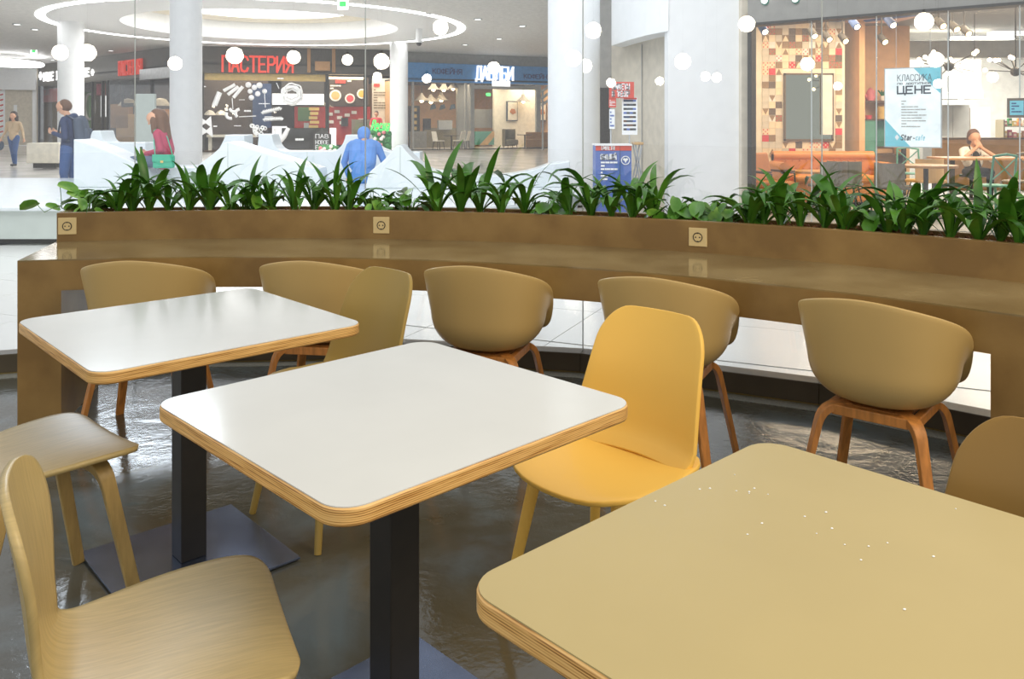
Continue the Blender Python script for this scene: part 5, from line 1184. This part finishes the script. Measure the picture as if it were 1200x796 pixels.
# rack with goods
t = empty('goods_rack', at(1185, 160, 17.6)); t.location.z = 0.012; tag(t, 'metal rack of small colourful goods at the right edge of the cafe', 'rack'); X0 = at(1172, 0, 17.6).x - t.location.x; X1 = at(1215, 0, 17.6).x - t.location.x
for x in (X0, X1):
    k = MB(); k.box((x, 0, .72), (.03, .3, 1.44)); k.build('post', M['khaki'], t)
for i, z in enumerate((.4, .75, 1.05, 1.3)):
    k = MB(); k.box(((X0 + X1) / 2, 0, z), (X1 - X0, .3, .02)); k.build('shelf_board', M['khaki'], t)
for i in range(21):
    z = (1.06, 1.31, .76)[i % 3]; x = X0 + .06 + (i // 3) * .1; p = t.location + Vector((x, -.06, z + .001)); tt = empty('goods_packet', p); tag(tt, 'small packet on the metal goods rack, %s of its kind' % ORD[i], 'packet', 'packets on the goods rack')
    k = MB(); h_ = r4.uniform(.1, .17); k.box((0, 0, h_ / 2), (.07, .06, h_)); k.build('pack', M[r4.choice(['pink', 'wheat', 'green_leafy', 'plate_white', 'tan_leather', 'raspberry'])], tt); k = MB(); k.box((0, -.031, h_ * .5), (.05, .003, h_ * .4)); k.build('label_patch', M['cream'], tt)
# --- furniture
def tuft_sofa():
    t = empty('tufted_sofa', at(985, 200, 14.1)); t.location.z = .012; tag(t, 'orange tufted leather sofa along the tiled wall', 'sofa'); x0 = at(914, 0, 14.1).x - t.location.x; x1 = at(1035, 0, 14.1).x - t.location.x; w = x1 - x0; cx = (x0 + x1) / 2
    k = MB(); k.box((cx, .1, .24), (w, .75, .34)); k.build('base', M['orange_leather'], t, bevel=.04)
    k = MB(); k.box((cx, .0, .44), (w - .3, .62, .12)); k.build('seat_cushion', M['orange_leather'], t, bevel=.04)
    k = MB(); k.box((cx, .42, .58), (w, .16, .5)); k.tube([(x0, .40, .80), (x1, .40, .80)], .085, 12); k.build('backrest', M['orange_leather'], t, True)
    n = 12
    for i in range(n):
        for j in range(2):
            x = x0 + .15 + (i + .5 * (j % 2)) * (w - .3) / n; k = MB(); k.ball((x, .335, .60 + .13 * j), .014, 8, 5); k.build('tuft_button', M['tan_leather'], t)
            k = MB(); k.tube([(x, .338, .60 + .13 * j), (x + (w - .3) / n / 2, .338, .665 + .13 * j)], .006, 5); k.build('tuft_crease', M['tan_leather'], t)
    for x in (x0, x1):
        k = MB(); k.box((x, .12, .38), (.16, .72, .45)); k.tube([(x, -.24, .62), (x, .42, .62)], .10, 12); k.build('armrest', M['orange_leather'], t, True)
    for x in (x0 + .05, x1 - .05):
        for y in (-.2, .4): k = MB(); k.tube([(x, y, 0), (x, y, .08)], [.02, .03], 8); k.build('leg', M['wood_dark'], t)
tuft_sofa()
def easy_chair(u, Y, yaw, mat, lab, top=.82):
    t = empty('easy_chair', at(u, 200, Y), yaw); t.location.z = .012; tag(t, lab, 'armchair')
    k = MB(); k.box((0, 0, .42), (.5, .5, .12)); k.build('seat_cushion', M[mat], t, bevel=.04); k = MB(); k.strip([(0, -.22, .46), (0, -.27, .68), (0, -.32, .9)], (1, 0, 0), .48, .1); k.build('backrest', M[mat], t, bevel=.03)
    for sx in (-1, 1):
        k = MB(); k.tube([(sx * .27, .24, 0), (sx * .27, .2, .6), (sx * .27, -.26, .62), (sx * .27, -.32, 0)], .014, 6); k.build('frame', M['charcoal'], t)
        k = MB(); k.box((sx * .27, -.02, .63), (.05, .42, .025)); k.build('arm_pad', M['wood_dark'], t)
    return t
easy_chair(905, 12.9, pi + .6, 'tan_leather', 'tan leather armchair with dark frame at the left of the sofa')
def tub_chair(u, Y, yaw, mat, lab):
    t = empty('tub_chair', at(u, 200, Y), yaw); t.location.z = .012; tag(t, lab, 'chair')
    k = MB(); k.box((0, 0, .45), (.44, .44, .05)); k.build('seat', M[mat], t, bevel=.02)
    k = MB(); k.arc((0, 0), .235, .255, .45, .80, 190, 350, 14); k.build('backrest', M[mat], t)
    for a in (-1, 1):
        for b in (-1, 1): k = MB(); k.tube([(a * .15, b * .15, .43), (a * .23, b * .22, 0)], .011, 6); k.build('leg', M['charcoal'], t)
tub_chair(972, 12.45, .5, 'grey_chair', 'grey tub chair in front of the tufted sofa'); tub_chair(990, 12.6, -.6, 'khaki', 'khaki tub chair beside the grey tub chair'); tub_chair(1047, 12.0, -1.2, 'grey_chair', 'dark grey tub chair left of the round wooden table'); tub_chair(1085, 13.4, .3, 'wood_light', 'light wooden tub chair behind the round wooden table')
def wood_table(u, Y, lab, r=.42, z=.76):
    t = empty('wooden_table', at(u, 200, Y)); t.location.z = .012; tag(t, lab, 'table')
    k = MB(); k.lathe([(r, z - .035), (r, z)], (0, 0, 0), 28); k.build('tabletop', M['table_wood'], t); k = MB(); k.tube([(0, 0, .03), (0, 0, z - .03)], .035, 8); k.build('post', M['charcoal'], t); k = MB(); k.lathe([(.26, 0), (.26, .02), (.04, .05)], (0, 0, 0), 18); k.build('base', M['charcoal'], t)
wood_table(1085, 12.2, 'round wooden table below the menu poster'); wood_table(958, 13.2, 'round wooden table in front of the sofa, left', .4, .62)
t = empty('long_table', at(1160, 200, 14.4)); t.location.z = .012; tag(t, 'long wooden table where the worker sits', 'table')
k = MB(); k.box((.1, 0, .765), (2.0, .75, .04)); k.build('tabletop', M['table_wood'], t, bevel=.006)
for x in (-.8, 1.0):
    for y in (-.3, .3): k = MB(); k.box((x, y, .372), (.06, .06, .745)); k.build('leg', M['charcoal'], t)
def cross_chair(u, Y, yaw, mat, lab):
    t = empty('crossback_chair', at(u, 200, Y), yaw); t.location.z = .012; tag(t, lab, 'chair')
    k = MB(); k.lathe([(.0, .44), (.19, .44), (.21, .455), (.2, .47), (0, .475)], (0, 0, 0), 20); k.build('seat', M[mat], t, True)
    for a in (-1, 1):
        k = MB(); k.tube([(a * .2, -.21, 0), (a * .19, -.18, .45), (a * .18, -.24, .9)], .016, 8); k.build('back_post', M[mat], t); k = MB(); k.tube([(a * .15, .15, .45), (a * .19, .19, 0)], .016, 8); k.build('leg', M[mat], t)
        k = MB(); k.tube([(a * .17, -.205, .56), (0, -.225, .70), (-a * .17, -.24, .86)], .010, 6); k.build('cross_brace', M[mat], t)
    k = MB(); k.tube([(-.18, -.24, .89), (0, -.27, .92), (.18, -.24, .89)], .018, 8); k.build('top_rail', M[mat], t); k = MB(); k.tube([(-.19, -.19, .22), (.19, -.19, .22)], .010, 6); k.build('stretcher', M[mat], t)
cross_chair(1164, 12.3, 0.15, 'teal', 'mint green crossback chair in front of the long table'); cross_chair(1192, 13.2, .1, 'grey_chair', 'dark crossback chair at the right edge'); cross_chair(1067, 15.3, 2.9, 'teal', 'small mint green crossback chair below the shelf unit')
# --- lights of the right café
def track_spot(u, v, Y, mat, lab, lit=True):
    p = at(u, v, Y); t = empty('track_spotlight', p); tag(t, lab, 'spotlight', 'track spotlights in the right cafe')
    k = MB(); k.tube([(0, .06, .06), (.02, -.1, -.06)], [.055, .062], 14); k.build('housing', M[mat], t, True); k = MB(); k.tube([(.02, -.1, -.06), (.0205, -.1025, -.062)], .045, 12); k.build('lens', M['lit_warm'] if lit else M['dark'], t)
    k = MB(); k.tube([(0, 0, 0), (0, 0, ZC - p.z)], .012, 6); k.build('stem', M['charcoal'], t)
for u, v, Y, mt, tx in ((951, 39, 13.6, 'charcoal', 'dark ceiling spotlight, leftmost of the dark ones'), (968, 43, 13.8, 'charcoal', 'dark ceiling spotlight right of the glass joint'), (987, 45, 14.0, 'charcoal', 'dark ceiling spotlight above the tiled wall edge'), (1033, 46, 14.2, 'charcoal', 'dark ceiling spotlight above the peach wall'),
                     (893, 34, 13.0, 'beam_blue', 'blue ceiling spotlight at the left corner'), (1000, 28, 12.9, 'beam_blue', 'blue ceiling spotlight in the middle'), (1042, 26, 12.6, 'beam_blue', 'blue ceiling spotlight on the right'), (1100, 27, 12.8, 'charcoal', 'dark ceiling spotlight above the menu poster, left'), (1116, 31, 13.0, 'charcoal', 'dark ceiling spotlight above the menu poster, middle'), (1130, 36, 13.4, 'charcoal', 'dark ceiling spotlight above the menu poster, right')):
    track_spot(u, v, Y, mt, tx)
k = MB(); a, b = at(886, 30, 13.1), at(1110, 20, 12.6); k.box(((a.x + b.x) / 2, 12.9, ZC - .02), (b.x - a.x, .05, .04)); tag(k.build('light_track', M['charcoal']), 'long dark lighting track on the cafe ceiling', 'track')
q0, q1 = at(905, 0, 13.0).x, at(1130, 0, 13.0).x
k = MB(); k.box(((q0 + q1) / 2, 14.3, ZC - .03), (q1 - q0, 2.2, .03)); cp('painted_panel', k, M['pink_panel'])
for i in range(5): k = MB(); k.box((q0 + (i + .5) * (q1 - q0) / 5, 14.3, ZC - .055), (.16, 2.2, .03), .5); cp('painted_beam', k, M['beam_blue'])
def bulb_cluster(u, v, Y, n, R, lab):
    p = at(u, v, Y); t = empty('bulb_chandelier', p); tag(t, lab, 'chandelier', 'bulb chandeliers of the right cafe'); r5 = random.Random(int(u))
    k = MB(); k.ball((0, 0, 0), .07, 12, 8); k.build('hub', M['charcoal'], t, True); k = MB(); k.tube([(0, 0, .06), (0, 0, ZC - p.z)], .012, 6); k.build('stem', M['charcoal'], t)
    for i in range(n):
        a = 2 * pi * i / n; e = r5.uniform(-.5, .6); d = Vector((cos(a) * cos(e), sin(a) * cos(e), sin(e))); k = MB(); k.tube([d * .06, d * (R - .05)], .007, 6); am = k.build('arm', M['charcoal'], t)
        k = MB(); k.ball(d * R, .030, 10, 7); k.build('bulb', M['lit_bulb'], am)
bulb_cluster(1112, 78, 12.6, 12, .42, 'dark chandelier of bare glowing bulbs beside the menu poster'); bulb_cluster(1190, 84, 12.4, 11, .40, 'dark chandelier of bare glowing bulbs at the right edge')
def cage_bulb(u, v, Y, lab):
    p = at(u, v, Y); t = empty('glass_pendant', p); tag(t, lab, 'lamp'); k = MB(); k.lathe([(.09, -.12), (.085, -.02), (.03, .06), (.02, .09)], (0, 0, 0), 16); k.build('shade', M['shopglass'], t, True)
    k = MB(); k.ball((0, 0, -.04), .04, 10, 7); k.build('bulb', M['lit_warm'], t); k = MB(); k.tube([(0, 0, .09), (0, 0, ZC - p.z)], .006, 5); k.build('cord', M['cord'], t)
cage_bulb(1142, 97, 14.5, 'single clear glass pendant between the two bulb chandeliers')
for (u, v, Y, w_, lab) in ((1150, 62, 18, 1.3, 'long ceiling light panel in the kitchen, lower'), (1190, 60, 17, 1.0, 'long ceiling light panel in the kitchen, upper')):
    p = at(u, v, Y); k = MB(); k.box((p.x, Y, ZC - .06), (w_, .25, .06)); tag(k.build('ceiling_light', M['lit_box']), lab, 'ceiling light')
k = MB(); a = at(1060, 0, 17); k.box((a.x + 1.2, 17, 2.85), (3.4, .5, .35)); t = tag(k.build('air_duct', M['steel_hood'], bevel=.02), 'grey rectangular air duct under the cafe ceiling', 'duct')
light('cafe_right_lamp', 'AREA', (5.6, 13.4, ZC - .08), 115, (1, .78, .52), 3.0, 1.6)
light('cafe_kitchen_lamp', 'AREA', (9.4, 18.0, ZC - .08), 600, (1, .95, .85), 3.5, 2.0)
light('cafe_front_lamp', 'AREA', (8.2, 13.0, ZC - .08), 150, (1, .82, .6), 2.0, 1.6)
# ------------------------------------------------------------------ people: one continuous remeshed body each
def capsule(k, a, ra, b, rb, n=12):
    a, b = Vector(a), Vector(b); d = b - a; L = d.length
    if L < 1e-5: k.ball(a, ra, n, 8); return
    d /= L; P = []; R = []
    for i in range(5): t = -pi / 2 + i * pi / 8; P.append(a + d * ra * sin(t)); R.append(max(ra * cos(t), 1e-4))
    for i in range(5): t = i * pi / 8; P.append(b + d * rb * sin(t)); R.append(max(rb * cos(t), 1e-4))
    k.tube(P, R, n)
def remesh(name, bones, mats, parent, vox=0.010, smooth=4):
    k = MB()
    for b in bones: capsule(k, b[0], b[1], b[2], b[3])
    me = k.mesh(name); o = D.objects.new(name, me); COL.objects.link(o)
    r = o.modifiers.new('r', 'REMESH'); r.mode = 'VOXEL'; r.voxel_size = vox
    s = o.modifiers.new('s', 'SMOOTH'); s.factor = .5; s.iterations = smooth
    dg = bpy.context.evaluated_depsgraph_get(); ne = D.meshes.new_from_object(o.evaluated_get(dg)); ne.name = name
    o.modifiers.clear(); o.data = ne; D.meshes.remove(me); ne.materials.clear()
    names = []
    for b in bones:
        if b[4] not in names: names.append(b[4])
    for nm in names: ne.materials.append(M[nm])
    B = [(Vector(b[0]), Vector(b[2]) - Vector(b[0]), b[1], b[3], names.index(b[4])) for b in bones]
    for p in ne.polygons:
        c = p.center; best = 1e9; mi = 0
        for a, d, r0, r1, m_ in B:
            l2 = d.length_squared; t = max(0, min(1, (c - a).dot(d) / l2)) if l2 > 1e-9 else 0
            q = (c - a - d * t).length - (r0 + (r1 - r0) * t)
            if q < best: best = q; mi = m_
        p.material_index = mi; p.use_smooth = True
    o.parent = parent; return o
def head(c, f, r=.098, hair=None):                  # skull, jaw, nose, ears towards direction f
    c = Vector(c); f = Vector(f).normalized(); s = f.cross(Vector((0, 0, 1))).normalized(); u = s.cross(f)
    B = [(c - f * .03 + u * .02, r, c + f * .02 + u * .025, r * .95, 'skin'), (c + f * .03 - u * .02, .070, c + f * .045 - u * .085, .045, 'skin'), (c + f * .10 + u * .005, .012, c + f * .115 - u * .03, .016, 'skin')]
    for q in (-1, 1): B.append((c + s * q * .088 + u * .01, .018, c + s * q * .090 - u * .025, .014, 'skin'))
    return B, f, s, u
def face_parts(t, c, f, s, u):
    c = Vector(c)
    for q in (-1, 1):
        k = MB(); k.ball(c + f * .088 + s * q * .034 + u * .005, .012, 8, 6); k.build('eye', M['dark'], t)
    k = MB(); k.tube([c + f * .092 - s * .022 - u * .068, c + f * .10 - u * .066, c + f * .092 + s * .022 - u * .068], .006, 6); k.build('mouth', M['raspberry'], t)
def hand(w, d, curl, mat='skin', sc=1.0, side=None):   # wrist point, finger direction, curl direction
    w, d, c = Vector(w), Vector(d).normalized(), Vector(curl).normalized(); s = d.cross(c).normalized() if side is None else Vector(side)
    pm_ = w + d * .085 * sc; B = [(w, .026 * sc, pm_, .034 * sc, mat)]
    for i, L in enumerate((.075, .085, .08, .062)):
        b = pm_ + s * (i - 1.5) * .021 * sc; m1 = b + (d * .8 + c * .5) * L * .55 * sc; e = m1 + (d * .15 + c) * L * .5 * sc
        B += [(b, .0105 * sc, m1, .0095 * sc, mat), (m1, .0095 * sc, e, .008 * sc, mat)]
    tb = w + d * .03 * sc - s * .03 * sc; tm = tb + (d * .6 - s * .5 + c * .5) * .045 * sc; B += [(tb, .014 * sc, tm, .011 * sc, mat), (tm, .011 * sc, tm + (d * .7 + c * .6) * .035 * sc, .009 * sc, mat)]
    return B
# ---- standing man with phone and backpack, facing left
Y = 14.9; X = at(81, 0, Y).x
t = empty('person', (X, Y, 0)); tag(t, 'standing person in navy hoodie and jeans with a backpack, looking at a phone', 'person')
hc = (-.10, 0, 1.665); HB, f, s_, u_ = head(hc, (-.94, -.1, -.38))
bones = [((0, .0, .98), .135, (0.02, 0, 1.18), .14, 'navy'), ((.02, -.05, 1.18), .125, (.02, -.08, 1.40), .115, 'navy'), ((.02, .05, 1.18), .125, (.02, .08, 1.40), .115, 'navy'), ((.01, -.17, 1.43), .07, (.01, .17, 1.43), .07, 'navy'), ((0, 0, 1.46), .06, (-.06, 0, 1.58), .052, 'skin')] + HB
bones += [((0, -.05, .98), .12, (0, .05, .98), .12, 'navy')]
for q in (-1, 1):
    bones += [((0, q * .085, .93), .105, (-.02 + q * .02, q * .10, .50), .075, 'denim'), ((-.02 + q * .02, q * .10, .50), .070, (.03 + q * .03, q * .11, .10), .055, 'denim'), ((.04 + q * .03, q * .11, .045), .045, (-.14 + q * .03, q * .12, .035), .035, 'shoe')]
    bones += [((.01, q * .205, 1.41), .062, (.06, q * .235, 1.13), .050, 'navy'), ((.06, q * .235, 1.13), .048, (-.20, q * .13, 1.20), .038, 'navy')]
    bones += hand((-.21, q * .12, 1.205), (-.9, -q * .35, .25), (.2, -q * .6, .75))
body = remesh('body', bones, None, t, .009)
face_parts(t, hc, f, s_, u_)
remesh('hair', [((-.072, 0, 1.705), .101, (-.050, 0, 1.682), .099, 'hair_brown')], None, t, .012)
remesh('hood', [((.05, -.09, 1.47), .055, (.09, 0, 1.49), .07, 'navy2'), ((.05, .09, 1.47), .055, (.09, 0, 1.49), .07, 'navy2')], None, t, .012)
k = MB(); k.strip([(-.35, -.01, 1.225), (-.34, -.01, 1.32)], (0, 1, 0), .075, .012); ph = k.build('phone', M['phone'], None, bevel=.003); ph.location = t.location; tag(ph, 'dark mobile phone held in the hands of the standing person', 'phone')
bp = empty('backpack', (X, Y, 0)); tag(bp, 'grey backpack worn by the standing person', 'backpack')
remesh('bag', [((.20, -.09, 1.40), .085, (.25, -.09, 1.10), .10, 'bag_grey'), ((.20, .09, 1.40), .085, (.25, .09, 1.10), .10, 'bag_grey'), ((.22, 0, 1.44), .08, (.27, 0, 1.10), .11, 'bag_grey')], None, bp, .014)
remesh('front_pocket', [((.33, -.07, 1.24), .05, (.35, -.07, 1.09), .06, 'bag_grey'), ((.33, .07, 1.24), .05, (.35, .07, 1.09), .06, 'bag_grey')], None, bp, .014)
for q in (-1, 1):
    k = MB(); k.strip([(.17, q * .13, 1.44), (.03, q * .13, 1.52), (-.09, q * .13, 1.40), (-.11, q * .15, 1.20), (.10, q * .17, 1.06)], (0, 1, 0), .05, .012); k.build('strap', M['bag_grey'], bp)
# ---- seated woman, facing left-front, head bent over a phone
Y = 12.75; X = at(190, 0, Y).x; zs = CH + (V0 - 196) / F * Y
t = empty('person', (X, Y, zs)); tag(t, 'seated person with long brown hair in a raspberry jacket, head bent over a phone', 'person')
hc = (-.10, -.02, .735); HB, f, s_, u_ = head(hc, (-.75, -.45, -.5))
bones = [((.02, 0, .10), .14, (.05, 0, .26), .125, 'raspberry'), ((.05, -.05, .26), .115, (.0, -.07, .50), .10, 'raspberry'), ((.05, .05, .26), .115, (.0, .07, .50), .10, 'raspberry'), ((-.01, -.14, .52), .06, (-.01, .14, .52), .06, 'raspberry'), ((-.02, 0, .55), .05, (-.07, -.01, .66), .045, 'skin')] + HB
for q in (-1, 1):
    bones += [((0, q * .09, .09), .10, (-.40, q * .10, .10), .075, 'grey_trouser'), ((-.40, q * .10, .09), .068, (-.46, q * .10, -.29), .05, 'grey_trouser')]
    bones += [((-.01, q * .175, .50), .055, (.06, q * .20, .26), .047, 'raspberry'), ((.06, q * .20, .26), .045, (-.19, q * .10, .21), .036, 'raspberry')] + hand((-.20, q * .10, .21), (-.9, -q * .3, .1), (.1, -q * .5, .8), sc=.9)
    bones += [((-.45, q * .10, -.33), .04, (-.58, q * .10, -.35), .035, 'shoe')]
remesh('body', bones, None, t, .009); face_parts(t, hc, f, s_, u_)
remesh('hair', [((-.07, 0, .79), .105, (-.03, 0, .77), .108, 'hair_brown'), ((-.0, -.06, .74), .075, (.04, -.09, .50), .055, 'hair_brown'), ((.0, .06, .74), .075, (.05, .08, .46), .05, 'hair_brown'), ((.02, 0, .73), .08, (.08, 0, .46), .06, 'hair_brown'), ((-.10, -.09, .73), .045, (-.08, -.11, .53), .035, 'hair_brown')], None, t, .012)
k = MB(); k.strip([(-.30, -.02, .245), (-.31, -.02, .31)], (0, 1, 0), .07, .012); ph = k.build('phone', M['phone'], None, bevel=.003); ph.location = t.location; tag(ph, 'dark mobile phone held by the seated person', 'phone')
hb = empty('handbag', (X, Y, zs)); tag(hb, 'mint green handbag beside the seated person', 'handbag')
k = MB(); k.prism([(.0, -.36), (.30, -.36), (.30, -.24), (.0, -.24)], .0, .20); k.build('body', M['mint_bag'], hb, bevel=.03); k = MB(); k.box((.15, -.365, .15), (.29, .012, .11)); k.build('flap', M['mint_bag'], hb, bevel=.005); k = MB(); k.box((.15, -.374, .10), (.04, .01, .03)); k.build('clasp', M['wheat'], hb)
k = MB(); k.tube([(.02, -.30, .19), (-.03, -.22, .40), (-.06, -.15, .56), (.0, -.05, .60), (.12, -.1, .45), (.28, -.30, .19)], .008, 6); k.build('strap', M['mint_bag'], hb)
# ---- walking woman at the far left
Y = 27.2; X = at(16, 0, Y).x
t = empty('person', (X, Y, 0)); tag(t, 'walking person with long dark hair, beige top and jeans at the far left', 'person')
hc = (-.0, -.03, 1.60); HB, f, s_, u_ = head(hc, (.1, -1, 0))
bones = [((0, 0, .95), .14, (0, 0, 1.18), .125, 'beige_top'), ((-.06, 0, 1.18), .12, (-.08, 0, 1.36), .105, 'beige_top'), ((.06, 0, 1.18), .12, (.08, 0, 1.36), .105, 'beige_top'), ((-.16, 0, 1.39), .06, (.16, 0, 1.39), .06, 'beige_top'), ((0, 0, 1.42), .05, (0, -.01, 1.53), .045, 'skin')] + HB
for q in (-1, 1):
    bones += [((q * .085, 0, .92), .105, (q * .10, -q * .10, .50), .073, 'denim'), ((q * .10, -q * .10, .50), .068, (q * .09, -q * .12 + .06, .10), .05, 'denim'), ((q * .09, -q * .12 + .07, .045), .042, (q * .09, -q * .12 - .10, .035), .034, 'shoe')]
    bones += [((q * .20, 0, 1.37), .056, (q * .27, .03, 1.12), .046, 'beige_top'), ((q * .27, .03, 1.12), .044, (q * .36, -.06, .90), .034, 'beige_top')] + hand((q * .365, -.065, .885), (q * .25, -.2, -.9), (-q * .3, -.6, 0))
remesh('body', bones, None, t, .010); face_parts(t, hc, f, s_, u_)
remesh('hair', [((0, .02, 1.67), .112, (0, .03, 1.60), .115, 'hair_dark'), ((-.09, .02, 1.60), .05, (-.11, 0, 1.40), .045, 'hair_dark'), ((.09, .02, 1.60), .05, (.11, 0, 1.40), .045, 'hair_dark'), ((0, .09, 1.60), .07, (0, .10, 1.36), .06, 'hair_dark')], None, t, .014)
bg_ = empty('shoulder_bag', (X, Y, 0)); tag(bg_, 'dark grey bag carried low by the walking person', 'bag'); k = MB(); k.ball((-.42, -.06, .68), .16, 16, 10, (.9, .45, 1.1)); k.build('body', M['bag_grey'], bg_, True)
k = MB(); k.tube([(-.50, -.06, .80), (-.46, -.06, .90), (-.40, -.06, .92), (-.35, -.06, .80)], .012, 6); k.build('handle', M['bag_grey'], bg_)
# ---- figure in blue bending forward, back to the viewer
Y = 13.3; X = at(424, 0, Y).x; zb_ = .43
t = empty('person', (X, Y, zb_)); tag(t, 'person in a light blue jacket seated and bending forward, seen from behind', 'person')
hc = (-.02, .34, .74); HB, f, s_, u_ = head(hc, (.05, .75, -.65))
bones = [((0, 0, .12), .16, (0, .04, .32), .15, 'sky_blue'), ((-.08, .04, .32), .14, (-.10, .16, .58), .12, 'sky_blue'), ((.08, .04, .32), .14, (.10, .16, .58), .12, 'sky_blue'), ((-.18, .18, .60), .075, (.18, .18, .60), .075, 'sky_blue'), ((0, .2, .64), .055, (-.01, .29, .71), .05, 'skin')] + HB
for q in (-1, 1):
    bones += [((q * .10, .04, .10), .11, (q * .15, .46, .12), .08, 'denim'), ((q * .15, .46, .11), .07, (q * .16, .50, -.0), .055, 'denim')]
    bones += [((q * .22, .19, .58), .065, (q * .32, .22, .32), .055, 'sky_blue'), ((q * .32, .22, .32), .052, (q * .36 if q > 0 else -.26, .26, .10), .04, 'sky_blue')] + hand((q * .365 if q > 0 else -.26, .265, .09), (q * .2, .3, -.8), (-q * .5, .3, 0))
remesh('body', bones, None, t, .010); face_parts(t, hc, f, s_, u_)
remesh('hair', [((-.02, .30, .79), .108, (-.02, .29, .74), .10, 'sky_blue')], None, t, .014).name = 'hood'
# ---- seated worker in the right café, hands before the mouth
Y = 15.15; X = at(1140, 0, Y).x; zs = .46
t = empty('person', (X, Y, zs)); tag(t, 'seated worker in a pale shirt and dark apron with hands before the mouth', 'person')
hc = (0, -.06, .645); HB, f, s_, u_ = head(hc, (-.15, -1, -.1))
bones = [((0, 0, .05), .14, (0, 0, .22), .13, 'apron_black'), ((-.05, 0, .22), .12, (-.07, 0, .40), .10, 'tee'), ((.05, 0, .22), .12, (.07, 0, .40), .10, 'tee'), ((-.15, 0, .44), .06, (.15, 0, .44), .06, 'tee'), ((0, -.01, .48), .05, (0, -.03, .57), .045, 'skin'), ((0, -.06, .15), .10, (0, -.05, .34), .085, 'apron_black')] + HB
for q in (-1, 1):
    bones += [((q * .19, 0, .42), .058, (q * .25, -.16, .26), .045, 'tee'), ((q * .25, -.16, .26), .040, (q * .25, -.24, .33), .036, 'skin'), ((q * .25, -.24, .33), .038, (q * .06, -.20, .47), .030, 'skin')] + hand((q * .055, -.20, .475), (-q * .6, .1, .6), (-q * .3, .5, .4), sc=.9)
    bones += [((q * .09, 0, .04), .10, (q * .11, -.36, .05), .075, 'apron_black'), ((q * .11, -.36, .04), .065, (q * .11, -.36, -.36), .05, 'apron_black'), ((q * .11, -.34, -.40), .04, (q * .11, -.46, -.41), .035, 'shoe')]
remesh('body', bones, None, t, .010); face_parts(t, hc, f, s_, u_)
remesh('hair', [((0, -.02, .72), .103, (0, .0, .66), .105, 'hair_brown'), ((0, .09, .62), .05, (0, .11, .58), .05, 'hair_brown')], None, t, .012)
k = MB()
for q in (-1, 1): k2 = MB(); k2.tube([(q * .08, -.10, .34), (q * .09, -.06, .50), (q * .07, .08, .46)], .014, 6); k2.build('apron_strap', M['apron_black'], t)
st = empty('bench_seat', (X, Y + .05, .012)); tag(st, 'dark seat under the seated worker', 'stool'); k = MB(); k.lathe([(.2, .40), (.2, .44)], (0, 0, 0), 18); k.build('seat', M['charcoal'], st); k = MB(); k.tube([(0, 0, .02), (0, 0, .4)], .03, 8); k.build('post', M['charcoal'], st); k = MB(); k.lathe([(.2, 0), (.2, .02)], (0, 0, 0), 18); k.build('base', M['charcoal'], st)
# ---- pasta shop worker behind the counter
pf_ = pasta.fr; a = pf_.hit(441, 132, -2.0); p = pf_.pt(a[0], 0, -2.0)
t = empty('person', (p.x, p.y, .02)); tag(t, 'distant worker with dark hair behind the pasta shop counter', 'person'); hc = (0, 0, 1.86)
HB, f, s_, u_ = head(hc, (-.2, -1, 0), .11)
bones = [((0, 0, 1.0), .16, (0, 0, 1.4), .15, 'tile_red'), ((-.2, 0, 1.6), .08, (.2, 0, 1.6), .08, 'tile_red'), ((-.07, 0, 1.4), .13, (-.08, 0, 1.56), .12, 'tile_red'), ((.07, 0, 1.4), .13, (.08, 0, 1.56), .12, 'tile_red'), ((0, 0, 1.62), .06, (0, 0, 1.8), .055, 'skin')] + HB
for q in (-1, 1): bones += [((q * .1, 0, 1.0), .12, (q * .1, 0, .5), .09, 'charcoal'), ((q * .1, 0, .5), .085, (q * .1, 0, .06), .06, 'charcoal'), ((q * .25, 0, 1.56), .07, (q * .32, -.08, 1.25), .055, 'tile_red'), ((q * .32, -.08, 1.25), .05, (q * .2, -.28, 1.12), .04, 'skin')] + hand((q * .2, -.29, 1.12), (-q * .3, -.9, 0), (0, -.2, -.8))
remesh('body', bones, None, t, .014); face_parts(t, hc, f, s_, u_)
remesh('hair', [((0, .02, 1.94), .115, (0, .04, 1.88), .12, 'hair_dark')], None, t, .016)
